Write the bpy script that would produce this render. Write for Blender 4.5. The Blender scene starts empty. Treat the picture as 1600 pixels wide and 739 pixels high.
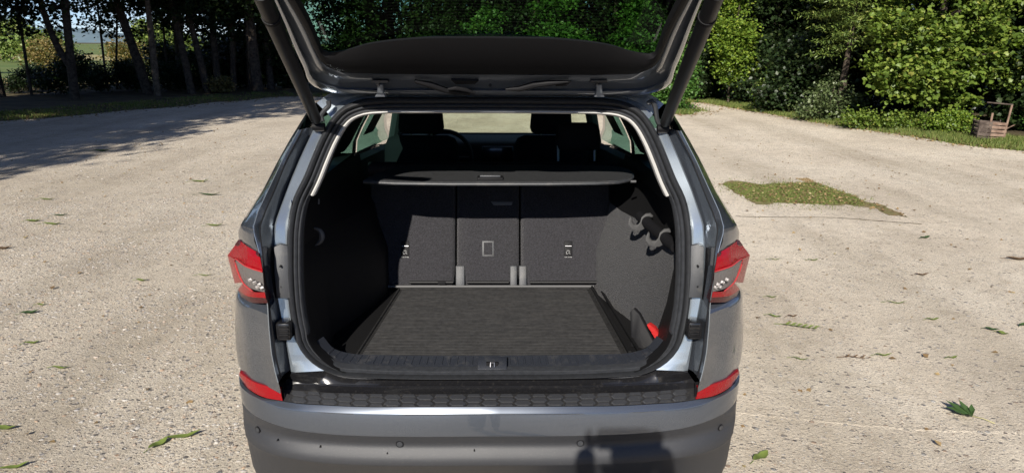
import bpy, bmesh, math, random
import numpy as np
from mathutils import Vector, Matrix, noise
random.seed(4); rng = np.random.default_rng(7)
S = bpy.context.scene; COL = S.collection
# ---------------------------------------------------------------- camera
CY, CX, CZ, FPX = -2.1, 0.027, 1.80, 1130.0
YAW, ROLL, PITCH = 0.0192, -0.0053, math.atan(299.5 / 1130.0)
_F = Vector((math.sin(YAW) * math.cos(PITCH), math.cos(YAW) * math.cos(PITCH), -math.sin(PITCH)))
_R0 = Vector((math.cos(YAW), -math.sin(YAW), 0)); _U0 = _R0.cross(_F)
_R = _R0 * math.cos(ROLL) - _U0 * math.sin(ROLL); _U = _R0 * math.sin(ROLL) + _U0 * math.cos(ROLL)
CAM = Vector((CX, CY, CZ))
cd = bpy.data.cameras.new('camera'); cd.sensor_width = 36; cd.lens = FPX / 1600 * 36
cd.clip_start = 0.01; cd.clip_end = 6000
co = bpy.data.objects.new('camera', cd); COL.objects.link(co)
m3 = Matrix((_R, _U, -_F)).transposed()
co.matrix_world = Matrix.Translation(CAM) @ m3.to_4x4(); S.camera = co
# ---------------------------------------------------------------- world, sun, exposure
SUN = Vector((0.23, 1.0, -0.575)).normalized()          # direction in which the light travels
W = bpy.data.worlds.new("World"); S.world = W; W.use_nodes = True
nt = W.node_tree; nt.nodes.clear()
sky = nt.nodes.new('ShaderNodeTexSky'); sky.sky_type = 'NISHITA'; sky.sun_disc = False
sky.sun_elevation = math.asin(-SUN.z); sky.sun_rotation = math.atan2(-SUN.x, -SUN.y)
sky.air_density = 1.0; sky.dust_density = 0.0; sky.ozone_density = 2.0; sky.altitude = 2500
bg = nt.nodes.new('ShaderNodeBackground'); bg.inputs[1].default_value = 0.05
wo = nt.nodes.new('ShaderNodeOutputWorld')
sgm = nt.nodes.new('ShaderNodeVectorMath'); sgm.operation = 'MULTIPLY'; sgm.inputs[1].default_value = (.76, .93, 1.28)
nt.links.new(sky.outputs[0], sgm.inputs[0])
wtc = nt.nodes.new('ShaderNodeTexCoord'); wmp = nt.nodes.new('ShaderNodeMapping'); wmp.inputs['Scale'].default_value = (1, 1, 3.5); wn = nt.nodes.new('ShaderNodeTexNoise'); wn.inputs['Scale'].default_value = 3.2; wn.inputs['Detail'].default_value = 7
wr = nt.nodes.new('ShaderNodeMapRange'); wr.inputs['From Min'].default_value = .50; wr.inputs['From Max'].default_value = .72; wr.inputs['To Max'].default_value = .75
wx = nt.nodes.new('ShaderNodeMix'); wx.data_type = 'RGBA'; wx.inputs[7].default_value = (9.5, 9.8, 10.2, 1)
nt.links.new(wtc.outputs['Generated'], wmp.inputs[0]); nt.links.new(wmp.outputs[0], wn.inputs['Vector']); nt.links.new(wn.outputs['Fac'], wr.inputs['Value']); nt.links.new(wr.outputs[0], wx.inputs[0])
nt.links.new(sgm.outputs[0], wx.inputs[6]); nt.links.new(wx.outputs[2], bg.inputs[0]); nt.links.new(bg.outputs[0], wo.inputs[0])
ld = bpy.data.lights.new('sun', 'SUN'); ld.energy = 5.0; ld.angle = math.radians(0.53); ld.color = (1, 0.935, 0.84)
lo = bpy.data.objects.new('sun', ld); COL.objects.link(lo); lo.location = (0, -10, 20)
lo.rotation_euler = SUN.to_track_quat('-Z', 'Y').to_euler()
S.view_settings.view_transform = 'Standard'; S.view_settings.look = 'None'
S.view_settings.exposure = 0.92; S.view_settings.gamma = 1
S.cycles.max_bounces = 7; S.cycles.transparent_max_bounces = 12
# ---------------------------------------------------------------- materials
def mat(name, col, rough=.6, metal=0, spec=.5, coat=0, bump=None, var=None, emit=None, trans=0, sheen=0):
    """bump=(scale, strength, detail), var=(scale, amount) mottles the colour"""
    m = bpy.data.materials.new(name); m.use_nodes = True
    n, l = m.node_tree.nodes, m.node_tree.links
    b = n['Principled BSDF']; b.inputs['Base Color'].default_value = (*col, 1)
    b.inputs['Roughness'].default_value = rough; b.inputs['Metallic'].default_value = metal
    b.inputs['Specular IOR Level'].default_value = spec; b.inputs['Coat Weight'].default_value = coat
    b.inputs['Coat Roughness'].default_value = .04; b.inputs['Transmission Weight'].default_value = trans
    if sheen: b.inputs['Sheen Weight'].default_value = sheen
    tc = n.new('ShaderNodeTexCoord')
    if var:
        t = n.new('ShaderNodeTexNoise'); t.inputs['Scale'].default_value = var[0]; t.inputs['Detail'].default_value = 6
        r = n.new('ShaderNodeMapRange'); r.inputs['From Min'].default_value = .3; r.inputs['From Max'].default_value = .7
        r.inputs['To Min'].default_value = 1 - var[1]; r.inputs['To Max'].default_value = 1 + var[1]
        x = n.new('ShaderNodeVectorMath'); x.operation = 'SCALE'; x.inputs[0].default_value = col
        l.new(tc.outputs['Object'], t.inputs['Vector']); l.new(t.outputs['Fac'], r.inputs['Value'])
        l.new(r.outputs[0], x.inputs['Scale']); l.new(x.outputs[0], b.inputs['Base Color'])
    if bump:
        t = n.new('ShaderNodeTexNoise'); t.inputs['Scale'].default_value = bump[0]
        t.inputs['Detail'].default_value = bump[2] if len(bump) > 2 else 4
        q = n.new('ShaderNodeBump'); q.inputs['Strength'].default_value = bump[1]; q.inputs['Distance'].default_value = .01
        l.new(tc.outputs['Object'], t.inputs['Vector']); l.new(t.outputs['Fac'], q.inputs['Height']); l.new(q.outputs[0], b.inputs['Normal'])
    return m
def dusty(m, scale=18, amount=.25, col=(.42, .38, .32), lo=.52, hi=.78, stretch=None):
    """thin dust and dried splashes over a finished material"""
    n, l = m.node_tree.nodes, m.node_tree.links
    b = n['Principled BSDF']; o = [x for x in n if x.type == 'OUTPUT_MATERIAL'][0]
    tc = n.new('ShaderNodeTexCoord'); t = n.new('ShaderNodeTexNoise'); t.inputs['Scale'].default_value = scale
    t.inputs['Detail'].default_value = 9; t.inputs['Roughness'].default_value = .68
    r = n.new('ShaderNodeMapRange'); r.inputs['From Min'].default_value = lo; r.inputs['From Max'].default_value = hi
    r.inputs['To Max'].default_value = amount
    d = n.new('ShaderNodeBsdfDiffuse'); d.inputs[0].default_value = (*col, 1); mx = n.new('ShaderNodeMixShader')
    mpp = n.new('ShaderNodeMapping'); mpp.inputs['Scale'].default_value = stretch or (1, 1, 1); l.new(tc.outputs['Object'], mpp.inputs[0])
    l.new(mpp.outputs[0], t.inputs['Vector']); l.new(t.outputs['Fac'], r.inputs['Value']); l.new(r.outputs[0], mx.inputs[0])
    l.new(b.outputs[0], mx.inputs[1]); l.new(d.outputs[0], mx.inputs[2]); l.new(mx.outputs[0], o.inputs[0]); return m
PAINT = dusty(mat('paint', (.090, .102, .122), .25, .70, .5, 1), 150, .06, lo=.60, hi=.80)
PAINT_LIT = dusty(mat('paint_lit', (.27, .31, .35), .26, .72, .5, 1), 190, .10, lo=.62, hi=.8)  # body paint lightened to stand for sky and sun on the jamb
PLAST = dusty(mat('bumper_plastic', (.023, .024, .027), .5, 0, .42, 0, (900, .15)), 160, .15, lo=.58, hi=.82)
BLACK = dusty(mat('black_plastic', (.006, .006, .007), .6, 0, .15, 0, (700, .12)), 150, .008)
GLOSSB = dusty(mat('gloss_black', (.008, .008, .009), .22, 0, .45, .3), 70, .05, lo=.55, hi=.8)
GREYPL = dusty(mat('grey_plastic', (.023, .025, .029), .5, 0, .5, 0, (800, .15)), 16, .12)
RUBBER = mat('seal_rubber', (.013, .014, .016), .55, 0, .5, 0, (500, .12), (60, .2))
RUBBERL = mat('seal_lip', (.026, .028, .032), .5, 0, .5, 0, (500, .12), (60, .2))
TRIM = mat('inner_trim', (.0045, .0045, .005), .55, 0, .3, 0, (900, .2))
SILL = dusty(mat('sill_plastic', (.013, .015, .020), .46, 0, .45, 0, (700, .2)), 22, .06)
CARPET = mat('boot_carpet', (.028, .028, .031), .95, 0, .2, 0, (260, .9, 3), (170, .4), sheen=.1)
SEATM = mat('seat_back_carpet', (.0235, .023, .0265), .95, 0, .2, 0, (240, .9, 3), (150, .38), sheen=.1)
FABRIC = mat('seat_fabric', (.006, .006, .007), .9, 0, .2, 0, (300, .4))
PALE = mat('pale_headliner', (.36, .355, .34), .7, 0, .3, 0, (400, .2))
HEADL = mat('roof_lining', (.05, .05, .05), .9, 0, .2)
COVER = mat('cover_fabric', (.024, .025, .027), .6, 0, .3, 0, (900, .3), (90, .25))
STRUTM = mat('strut_black', (.007, .007, .008), .42, 0, .3, 0, None, (50, .2))
METAL = dusty(mat('bare_metal', (.22, .22, .23), .4, 1), 40, .2)
HOOKM = mat('hook_grey', (.055, .055, .056), .6)
TYRE = mat('tyre', (.02, .02, .02), .8, 0, .3, 0, (60, .5)); RIM = mat('rim', (.35, .36, .38), .3, .9)
WHITE = mat('white_print', (.35, .35, .35), .6); REDCLOTH = mat('red_cloth', (.28, .006, .006), .8, 0, .3, 0, (90, .5))
SKIN = mat('skin', (.50, .30, .22), .55); JACKET = mat('jacket', (.03, .035, .05), .85, 0, .3, 0, (80, .6))
JEANS = mat('jeans', (.05, .07, .13), .9, 0, .2, 0, (300, .4)); HAIR = mat('hair', (.03, .02, .012), .7)
def glass(name, tint, keep, rough=0.0, ior=1.45):
    """thin pane: tinted see-through plus a mirror reflection"""
    m = bpy.data.materials.new(name); m.use_nodes = True; n, l = m.node_tree.nodes, m.node_tree.links; n.clear()
    t = n.new('ShaderNodeBsdfTransparent'); t.inputs[0].default_value = (*[c * keep for c in tint], 1)
    g = n.new('ShaderNodeBsdfGlossy'); g.inputs['Roughness'].default_value = rough
    w = n.new('ShaderNodeLayerWeight'); w.inputs[0].default_value = .5; pw = n.new('ShaderNodeMath'); pw.operation = 'POWER'; pw.inputs[1].default_value = 5
    f = n.new('ShaderNodeMath'); f.operation = 'MULTIPLY_ADD'; f.inputs[1].default_value = .9; f.inputs[2].default_value = .05
    l.new(w.outputs['Facing'], pw.inputs[0]); l.new(pw.outputs[0], f.inputs[0]); x = n.new('ShaderNodeMixShader'); o = n.new('ShaderNodeOutputMaterial')
    l.new(f.outputs[0], x.inputs[0]); l.new(t.outputs[0], x.inputs[1]); l.new(g.outputs[0], x.inputs[2]); l.new(x.outputs[0], o.inputs[0]); return m
GL_REAR = glass('rear_glass', (.58, .90, .58), .46); GL_SIDE = glass('side_glass', (.42, .86, .74), .62); GL_WIND = glass('windscreen', (.88, 1, .84), .82)
def lens(name, col, rough=.12, em=0):
    m = mat(name, col, rough, 0, .3, .25); n, l = m.node_tree.nodes, m.node_tree.links; b = n['Principled BSDF']
    w = n.new('ShaderNodeTexVoronoi'); w.inputs['Scale'].default_value = 160; tc = n.new('ShaderNodeTexCoord')
    q = n.new('ShaderNodeBump'); q.inputs['Strength'].default_value = .5; q.inputs['Distance'].default_value = .003
    l.new(tc.outputs['Object'], w.inputs['Vector']); l.new(w.outputs['Distance'], q.inputs['Height']); l.new(q.outputs[0], b.inputs['Normal'])
    return m
LRED = lens('red_lens', (.18, .001, .004)); LDRED = lens('dark_red_lens', (.035, .001, .003)); LCLR = lens('clear_lens', (.08, .073, .07), .22)
LPINK = lens('light_guide', (.28, .03, .03)); LCHR = mat('lamp_chrome', (.30, .28, .27), .35, .5, bump=(90, .8))
# ---------------------------------------------------------------- helpers
def ray(px, py):
    return (_F + _R * ((px - 800) / FPX) - _U * ((py - 369.5) / FPX)).normalized()
def atY(px, py, Y):
    d = ray(px, py); return CAM + d * ((Y - CAM.y) / d.y)
def gnd(px, py, z=0):
    d = ray(px, py); return CAM + d * ((z - CAM.z) / d.z)
def mp(xl, xr, v, Y):
    """half-width point of the symmetric car from its left and right place in the photograph, at depth Y"""
    a, b = atY(xl, v, Y), atY(xr, v, Y); return Vector(((b.x - a.x) / 2, Y, (a.z + b.z) / 2))
def cp(v, Y, x=768):
    p = atY(x, v, Y); return Vector((0, Y, p.z))
def YB(X):
    return float(np.interp(X, [0, .3, .5, .65, .75, .80, .84, .87, .885, .893, .91], [0, .008, .03, .06, .10, .135, .175, .22, .25, .30, .6]))
def mb(xl, xr, v, dy=0):
    best, prev, Y = None, None, -.05
    while Y < .30:
        gv = Y - (YB(mp(xl, xr, v, Y).x) + dy)
        if prev is not None and prev < 0 <= gv: return mp(xl, xr, v, Y)
        if best is None or abs(gv) < best[0]: best = (abs(gv), Y)
        prev = gv; Y += .001
    return mp(xl, xr, v, best[1])
def resample(P, n, smooth=True):
    P = [Vector(p) for p in P]
    if len(P) == n and not smooth: return P
    d = [0]
    for a, b in zip(P, P[1:]): d.append(d[-1] + (b - a).length)
    out = []
    for k in range(n):
        t = d[-1] * k / (n - 1); i = max(0, min(len(P) - 2, int(np.searchsorted(d, t, 'right')) - 1))
        u = (t - d[i]) / max(1e-9, d[i + 1] - d[i]); p1, p2 = P[i], P[i + 1]
        if not smooth: out.append(p1.lerp(p2, u)); continue
        p0 = P[i - 1] if i else p1 * 2 - p2; p3 = P[i + 2] if i + 2 < len(P) else p2 * 2 - p1
        L = max(1e-6, d[i + 1] - d[i])
        l0 = max(1e-6, (p1 - p0).length); l2 = max(1e-6, (p3 - p2).length)
        m1 = ((p2 - p1) / L * l0 + (p1 - p0) / l0 * L) / (l0 + L) * L
        m2 = ((p3 - p2) / l2 * L + (p2 - p1) / L * l2) / (l2 + L) * L
        out.append(p1 * (2*u**3 - 3*u**2 + 1) + m1 * (u**3 - 2*u**2 + u) + p2 * (-2*u**3 + 3*u**2) + m2 * (u**3 - u**2))
    return out
def link(name, me, m=None, parent=None, smooth=True, ang=35):
    o = bpy.data.objects.new(name, me); COL.objects.link(o)
    if m and not me.materials:
        for q in (m if isinstance(m, (list, tuple)) else [m]): me.materials.append(q)
    if smooth:
        me.shade_smooth()
        try: me.set_sharp_from_angle(angle=math.radians(ang))
        except Exception: pass
    if parent is not None: o.parent = parent
    return o
def pyobj(name, V, F, m=None, parent=None, smooth=True, ang=35):
    me = bpy.data.meshes.new(name); me.from_pydata([tuple(v) for v in V], [], F); me.validate(); me.update()
    return link(name, me, m, parent, smooth, ang)
class MB:
    def __init__(s): s.V = []; s.F = []
    def add(s, V, F):
        k = len(s.V); s.V += [Vector(v) for v in V]; s.F += [tuple(i + k for i in f) for f in F]; return s
    def grid(s, rows, closed=False, flip=False):
        n = len(rows[0]); V = [p for r in rows for p in r]; F = []
        for a in range(len(rows) - 1 + (1 if closed == 'rows' else 0)):
            for b in range(n - 1 + (1 if closed is True else 0)):
                q = (a * n + b, a * n + (b + 1) % n, ((a + 1) % len(rows)) * n + (b + 1) % n, ((a + 1) % len(rows)) * n + b)
                F.append(q[::-1] if flip else q)
        return s.add(V, F)
    def mirror(s):
        k = len(s.V); s.V += [Vector((-v.x, v.y, v.z)) for v in s.V]; s.F += [tuple(i + k for i in f[::-1]) for f in s.F]; return s
    def box(s, c, size, rot=None, taper=1):
        x, y, z = [q / 2 for q in size]; M = rot.to_matrix() if rot is not None and hasattr(rot, 'to_matrix') else (rot or Matrix.Identity(3)); c = Vector(c)
        V = [Vector((a * x * (taper if k > 0 else 1), b * y * (taper if k > 0 else 1), k * z)) for a in (-1, 1) for b in (-1, 1) for k in (-1, 1)]
        return s.add([c + M @ v for v in V], [(0, 1, 3, 2), (4, 6, 7, 5), (0, 4, 5, 1), (2, 3, 7, 6), (0, 2, 6, 4), (1, 5, 7, 3)])
    def tube(s, P, R, n=10, cap=True):
        P = [Vector(p) for p in P]; R = R if isinstance(R, (list, tuple)) else [R] * len(P); rows = []
        ref = Vector((0, 0, 1)) if abs((P[-1] - P[0]).normalized().z) < .9 else Vector((1, 0, 0))
        for i, p in enumerate(P):
            t = (P[min(i + 1, len(P) - 1)] - P[max(i - 1, 0)]).normalized(); a = t.cross(ref).normalized(); b = t.cross(a)
            rows.append([p + (a * math.cos(w) + b * math.sin(w)) * R[i] for w in [2 * math.pi * k / n for k in range(n)]])
        k = len(s.V); s.grid(rows, True)
        if cap: s.F += [tuple(range(k + n - 1, k - 1, -1)), tuple(range(k + (len(P) - 1) * n, k + len(P) * n))]
        return s
    def plate(s, poly, depth):
        """polygon (list of points) thickened by vector depth"""
        n = len(poly); k = len(s.V); d = Vector(depth); s.V += [Vector(p) for p in poly] + [Vector(p) + d for p in poly]
        s.F += [tuple(range(k, k + n)), tuple(range(k + 2 * n - 1, k + n - 1, -1))]
        s.F += [(k + i, k + n + i, k + n + (i + 1) % n, k + (i + 1) % n) for i in range(n)]; return s
    def build(s, name, m, parent=None, smooth=True, bevel=0, ang=35, merge=True, thick=0, sub=0):
        me = bpy.data.meshes.new(name); me.from_pydata([tuple(v) for v in s.V], [], s.F); me.validate()
        bm = bmesh.new(); bm.from_mesh(me)
        if merge: bmesh.ops.remove_doubles(bm, verts=bm.verts, dist=1e-5)
        bmesh.ops.recalc_face_normals(bm, faces=bm.faces)
        if bevel: bmesh.ops.bevel(bm, geom=[e for e in bm.edges if len(e.link_faces) == 2 and e.calc_face_angle(0) > .6], offset=bevel, segments=2, affect='EDGES', profile=.5)
        bm.to_mesh(me); bm.free()
        o = link(name, me, m, parent, smooth, ang)
        if thick:
            q = o.modifiers.new('solid', 'SOLIDIFY'); q.thickness = thick; q.offset = -1
        if sub:
            q = o.modifiers.new('sub', 'SUBSURF'); q.levels = q.render_levels = sub
        return o
def rbox(name, c, size, r, m, parent, rot=None, taper=1):
    return MB().box(c, size, rot, taper).build(name, m, parent, bevel=r, ang=50)
def root(name, loc, label, cat, group=None):
    o = bpy.data.objects.new(name, None); COL.objects.link(o); o.location = loc; o.empty_display_size = .2
    o['label'] = label; o['category'] = cat
    if group: o['group'] = group
    return o
def tag(o, label, cat, group=None, kind=None):
    if label: o['label'] = label
    if cat: o['category'] = cat
    if group: o['group'] = group
    if kind: o['kind'] = kind
    return o
HINGEM = mat('hinge_paint', (.30, .33, .37), .35, .5)
PADM = dusty(mat('pad_base', (.012, .012, .013), .5, 0, .4, 0, (900, .15)), 160, .12)
PAINT_GATE_LIT = dusty(mat('paint_gate_lit', (.15, .17, .20), .3, .72, .5, 1), 190, .06, lo=.62, hi=.8)  # body paint lightened to stand for bounced light on the gate frame
# ================================================================ THE CAR (rear bumper at y = 0, nose towards +y)
car = root('parked_car', (0, 0, 0), 'blue-grey metallic estate SUV seen from behind with tailgate raised and boot empty', 'car')
def pair(mbs, name, m, parent=car, **k):
    """one object on the right, its mirror twin on the left"""
    r = MB(); r.V = list(mbs.V); r.F = list(mbs.F)
    l = MB(); l.V = [Vector((-v.x, v.y, v.z)) for v in mbs.V]; l.F = [f[::-1] for f in mbs.F]
    return r.build(name, m, parent, **k), l.build(name, m, parent, **k)
# --- key contours -------------------------------------------------
SEAL = [cp(591, .13), mp(640, 890, 590.5, .13), mp(570, 955, 588, .13), mp(512, 1010, 581, .135), mp(485, 1039, 565, .14), mp(467, 1057, 545, .145), mp(457, 1068, 520, .15),
        mp(452, 1075, 490, .16), mp(448, 1080, 440, .175), mp(447, 1080.5, 400, .19), mp(448, 1078, 350, .215), mp(456, 1070, 311, .26),
        mp(472, 1053, 276, .31), mp(487, 1039, 240, .36), mp(500, 1022, 207, .41), mp(513, 1010, 186, .435), mp(531, 995, 169, .455), mp(557, 970, 158, .47),
        mp(592, 937, 154, .475), mp(650, 880, 153, .48), cp(152.5, .48)]
SEAL = resample(SEAL, 73)
def sealpt(z):
    b = min(SEAL[8:60], key=lambda p: abs(p.z - z)); return b
# --- door seal: swept profile
def sweep(path, prof, name, m, parent, ring=True, cr=Vector((0, 0, 1.13))):
    """path = right half bottom->top; prof = list of (inward, depth)"""
    full = path + [Vector((-p.x, p.y, p.z)) for p in path[-2:0:-1]]
    n = len(full); rows = []
    for i in range(n):
        t = (full[(i + 1) % n] - full[i - 1]).normalized(); nrm = Vector((0, 1, 0)); inn = nrm.cross(t).normalized()
        if inn.dot(Vector((0, full[i].y, 1.13)) - full[i]) < 0: inn = -inn
        dep = t.cross(inn).normalized()
        if dep.y < 0: dep = -dep
        q_ = 1 - .62 * abs(t.x) if full[i].z < .85 else 1
        rows.append([full[i] + inn * a * q_ + dep * (b + a * (1 - q_) * .9) for a, b in prof])
    return MB().grid(rows, 'rows').build(name, m, parent, ang=50)
k = .0021
seal = sweep(SEAL, [(-.001, .02), (0, .0), (.004, -.012), (.012, -.017), (.019, -.012), (.021, -.003), (.022, .012)], 'door_seal', RUBBER, car)
sweep(SEAL, [(.021, .010), (.024, -.004), (.029, -.008), (.034, -.002), (.0355, .008), (.037, .0), (.042, -.003), (.046, .004), (.047, .03)], 'seal_lip', RUBBERL, seal)
# --- jamb surfaces ------------------------------------------------
ZS = [(450, 1070, 581, .13), (443, 1079, 533, .14), (437, 1087, 502, .15), (430, 1094, 467, .16), (426.5, 1100, 430, .175), (426.5, 1101, 380, .19), (429, 1099, 350, .20),
      (448, 1079, 294, .28), (467, 1060, 249, .34), (489, 1038, 201, .40)]
C0 = [mp(a, b, c, d) for a, b, c, d in ZS]                       # crease between bright and dark jamb
C1B = [mp(*q) for q in [(441, 1086, 603, .09), (431, 1097, 560, .075), (426, 1103, 520, .08), (421, 1108, 478, .085), (413, 1114, 430, .085), (409, 1118, 392, .09), (404, 1122, 357, .12),
      (413, 1113, 330, .16), (430, 1096, 290, .22), (446, 1080, 249, .28), (472, 1052, 198, .36)]]
C1A = [mp(*q) for q in [(438, 1091, 606, .055), (430, 1098, 580, .06), (424.5, 1104, 550, .065), (420, 1107, 510, .07), (418, 1109, 474, .075), (411, 1116, 430, .08), (405, 1121.5, 394, .085), (395, 1131, 358, .10),
      (404, 1123.5, 330, .14), (423, 1105, 290, .20), (441, 1085, 249, .27), (466, 1056, 198, .35), (478, 1046, 178, .40)]]
SIL = [mp(*q) for q in [(363, 1152, 580, .26), (360, 1157, 545, .26), (359, 1158, 510, .26), (360, 1158, 480, .26), (361, 1157, 450, .26)]]
n = 30
def zslice(P, z0, z1):
    return [p for p in P if z0 <= p.z <= z1]
def atz(P, z):
    """point on polyline P (z rising) at height z"""
    for a, b in zip(P, P[1:]):
        if (a.z - z) * (b.z - z) <= 0 and a.z != b.z: return a.lerp(b, (z - a.z) / (b.z - a.z))
    return P[0].copy() if abs(P[0].z - z) < abs(P[-1].z - z) else P[-1].copy()
SR = [p for p in SEAL[8:60]]
def inset(p, d=.004): return Vector((p.x + d, p.y + .012, p.z))
zlo, zhi = C0[0].z, C0[-1].z
zz = [zlo + (zhi - zlo) * i / 40 for i in range(41)]
rs = [resample([inset(atz(SR, z), -.004), atz(C0, z) + Vector((0, .004, 0)), atz(C0, z)], 5, False) for z in zz]
j = MB(); j.grid([[inset(atz(SR, z), -.006) for z in zz], [atz(SR, z).lerp(atz(C0, z), .45) + Vector((.0, .006, .0)) for z in zz],
        [atz(SR, z).lerp(atz(C0, z), .9) + Vector((0, .002, 0)) for z in zz], [atz(C0, z) + Vector((.002, .008, 0)) for z in zz],
        ])
pair(j, 'opening_jamb', PAINT_LIT, thick=.0)
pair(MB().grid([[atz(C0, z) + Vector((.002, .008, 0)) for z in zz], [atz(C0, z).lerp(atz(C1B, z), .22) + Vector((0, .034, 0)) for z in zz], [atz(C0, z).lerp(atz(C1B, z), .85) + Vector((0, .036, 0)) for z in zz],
        [atz(C1B, z) + Vector((0, .014, 0)) for z in zz], [atz(C1B, z) for z in zz], [atz(C1A, z) for z in zz]]), 'rain_channel', PAINT)  # same paint as the jamb: channel keeps the darker copy, jamb the lit one
pair(MB().tube([atz(C1B, z) + Vector((0, .002, 0)) for z in zz], .0028, 6), 'panel_gap', BLACK)
pair(MB().tube([atz(C1A, z) + Vector((.001, .0008, 0)) for z in zz], .0016, 6), 'panel_edge', PAINT_LIT)  # light edge line, drawn in the lit paint copy
# header of the opening: rain channel across the top, in the lit copy of the paint
top_i = [p + Vector((0, .012, -.004)) for p in SEAL[52:]]
lift = [(.0, .0), (.012, .014), (.016, .030), (.034, .040), (.05, .060)]
rows = []
for a, b in lift:
    r_ = []
    for q in top_i:
        side = max(0, min(1, (q.x - .40) / .18)); r_.append(q + Vector((a * side * 1.5, b * .8, a)))
    rows.append(r_)
MB().grid(rows).mirror().build('header_panel', PAINT_LIT, car)
# --- quarter panel (outer skin at the rear corner) -----------------
def XS(Y, z):
    """half width of the body side below the windows"""
    w = float(np.interp(z, [.2, .35, .55, .8, .98, 1.10, 1.22], [.80, .875, .905, .915, .905, .875, .83]))
    w += .025 * math.exp(-((Y - .95) / .45) ** 2) + .02 * math.exp(-((Y - 3.75) / .45) ** 2)
    w *= float(np.interp(Y, [0, .3, .6, 3.6, 4.2, 4.5, 4.68], [.93, .968, .99, 1.0, .96, .86, .70])); return w
ql = [z for z in np.linspace(atz(C1A, .74).z, 1.0, 14)]
zq0, zq1 = C1A[0].z + .01, 1.0
def silz(z):
    return Vector((float(np.interp(z, [.66, .77, .85, .92, 1.02, 1.1], [.892, .895, .891, .883, .870, .86])), .27, z))
RT = resample([mb(439.5, 1090, 606.5, .012), mb(412, 1113, 601, .012), mb(393, 1128, 595.5, .012), mb(378, 1141, 587, .012), mp(369, 1149, 580, .22), Vector((.893, .33, .735)), Vector((XS(.42, .73), .42, .735)), Vector((XS(.62, .73), .62, .735))], 40)
def qslice(z):
    a = atz(C1A, max(z, C1A[0].z)); a.z = z; s = silz(z); w = lambda t: a.x + (s.x - a.x) * t
    c = Vector((w(.30), max(a.y + .004, YB(w(.30)) + .012), z)); d = Vector((w(.62), YB(w(.62)) + .014, z)); e = Vector((w(.86), YB(w(.86)) + .016, z))
    P = [a, c, d, e, s, Vector((XS(.42, z), .42, z)), Vector((XS(.60, z), .60, z))]
    if z > .975:
        k_ = min(1, (z - .975) / .02); P = [Vector((p.x - .012 * k_, p.y + .035 * k_, z)) for p in P[:5]] + P[5:]
    return resample(P, 21)
Q0 = qslice(.72); cols = []
for k_ in range(21):
    if k_ == 0: zb = RT[0].z
    else: zb = min(RT, key=lambda p: abs(p.x - Q0[k_].x) + abs(p.y - Q0[k_].y)).z
    zs_ = [zb + (1.115 - zb) * t for t in np.linspace(0, 1, 26)]; cols.append([qslice(z)[k_] for z in zs_])
pair(MB().grid(cols), 'rear_quarter_panel', PAINT)
# shoulder above the lamp, up to the D corner
UP = [mp(*q) for q in [(372, 1148, 352, .20), (384, 1134, 330, .24), (405, 1114, 297, .30), (429, 1089, 249, .40), (450, 1070, 214, .47), (474, 1049, 180, .54), (484, 1040, 166, .57)]]
cor = UP[0]
lampT = [mp(404.5, 1121.5, 396, .085), mp(397, 1130, 391.5, .10), mp(386, 1138, 385, .13), mp(376, 1145, 379, .17), mp(370, 1151, 375, .215)]
shT = [mp(395, 1131, 358, .10), mp(389, 1135, 356.5, .115), mp(383, 1140, 355, .14), mp(377, 1145, 353.3, .17), cor]
A = resample(lampT, 9); B = resample(shT, 9); M1 = [a.lerp(b, .5) + Vector((.004, -.004, 0)) for a, b in zip(A, B)]
F0 = [Vector((XS(.40, 1.10) , .40, A[-1].z)), Vector((XS(.40, 1.16), .40, M1[-1].z)), Vector((.835, .40, cor.z + .01))]
sh = MB().grid([A, M1, B]); sh.grid([[A[-1], F0[0], Vector((XS(.6, 1.12), .6, F0[0].z))], [M1[-1], F0[1], Vector((XS(.6, 1.16), .6, F0[1].z))], [B[-1], F0[2], Vector((.845, .6, 1.24))]])
# D pillar face from shut edge C1A (upper) to silhouette UP
zz2 = np.linspace(cor.z + .004, 1.60, 24)
C1AU = [C1A[7]] + C1A[8:]
P1 = [atz(C1AU, z) for z in zz2]; P2 = [atz(UP, z) for z in zz2]
def XG(z): return float(np.interp(z, [1.22, 1.30, 1.45, 1.58, 1.63, 1.655], [.835, .80, .715, .635, .59, .50]))
def dfw(Y): return [Vector((XG(z) - .0, max(Y, atz(UP, z).y + .05), z)) for z in zz2]
mid = [a.lerp(b, .55) + Vector((.004, -.006, 0)) for a, b in zip(P1, P2)]
sh.grid([P1, [a.lerp(b, .25) + Vector((.001, -.002, 0)) for a, b in zip(P1, P2)], mid, P2, dfw(.62), dfw(.74)])
sh.grid([[B[i] for i in range(9)], [B[i].lerp(P1[0].lerp(P2[0], i / 8), 1.0) for i in range(9)]])
pair(sh, 'rear_pillar_panel', PAINT, ang=28)
# --- tail lamps -----------------------------------------------------
def lamp_pt(xl, xr, v, Y): return mp(xl, xr, v, Y)
g = {}
def quadpatch(c, nu=8, nv=6, bulge=.008):
    """c = four corners (tl,tr,br,bl) -> rounded patch"""
    rows = []
    for i in range(nv + 1):
        a, b = c[0].lerp(c[3], i / nv), c[1].lerp(c[2], i / nv)
        r_ = []
        for q in range(nu + 1):
            p = a.lerp(b, q / nu); w = 4 * (i / nv) * (1 - i / nv) * 4 * (q / nu) * (1 - q / nu); r_.append(p + Vector((.5, -.8, .1)).normalized() * bulge * w)
        rows.append(r_)
    return rows
TI, TM, TO = mp(405, 1121.5, 396, .078), mp(384, 1138, 385, .118), mp(370, 1151, 375, .19)
MI, MM, MO = mp(410, 1116, 424, .066), mp(385, 1140, 416, .10), mp(351, 1167.5, 399, .235)
LI, LM = mp(418.5, 1109, 473, .066), mp(390, 1136, 470, .13)
OO = mp(362, 1156.5, 442, .22); OB = mp(374, 1148, 463, .19)
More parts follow.
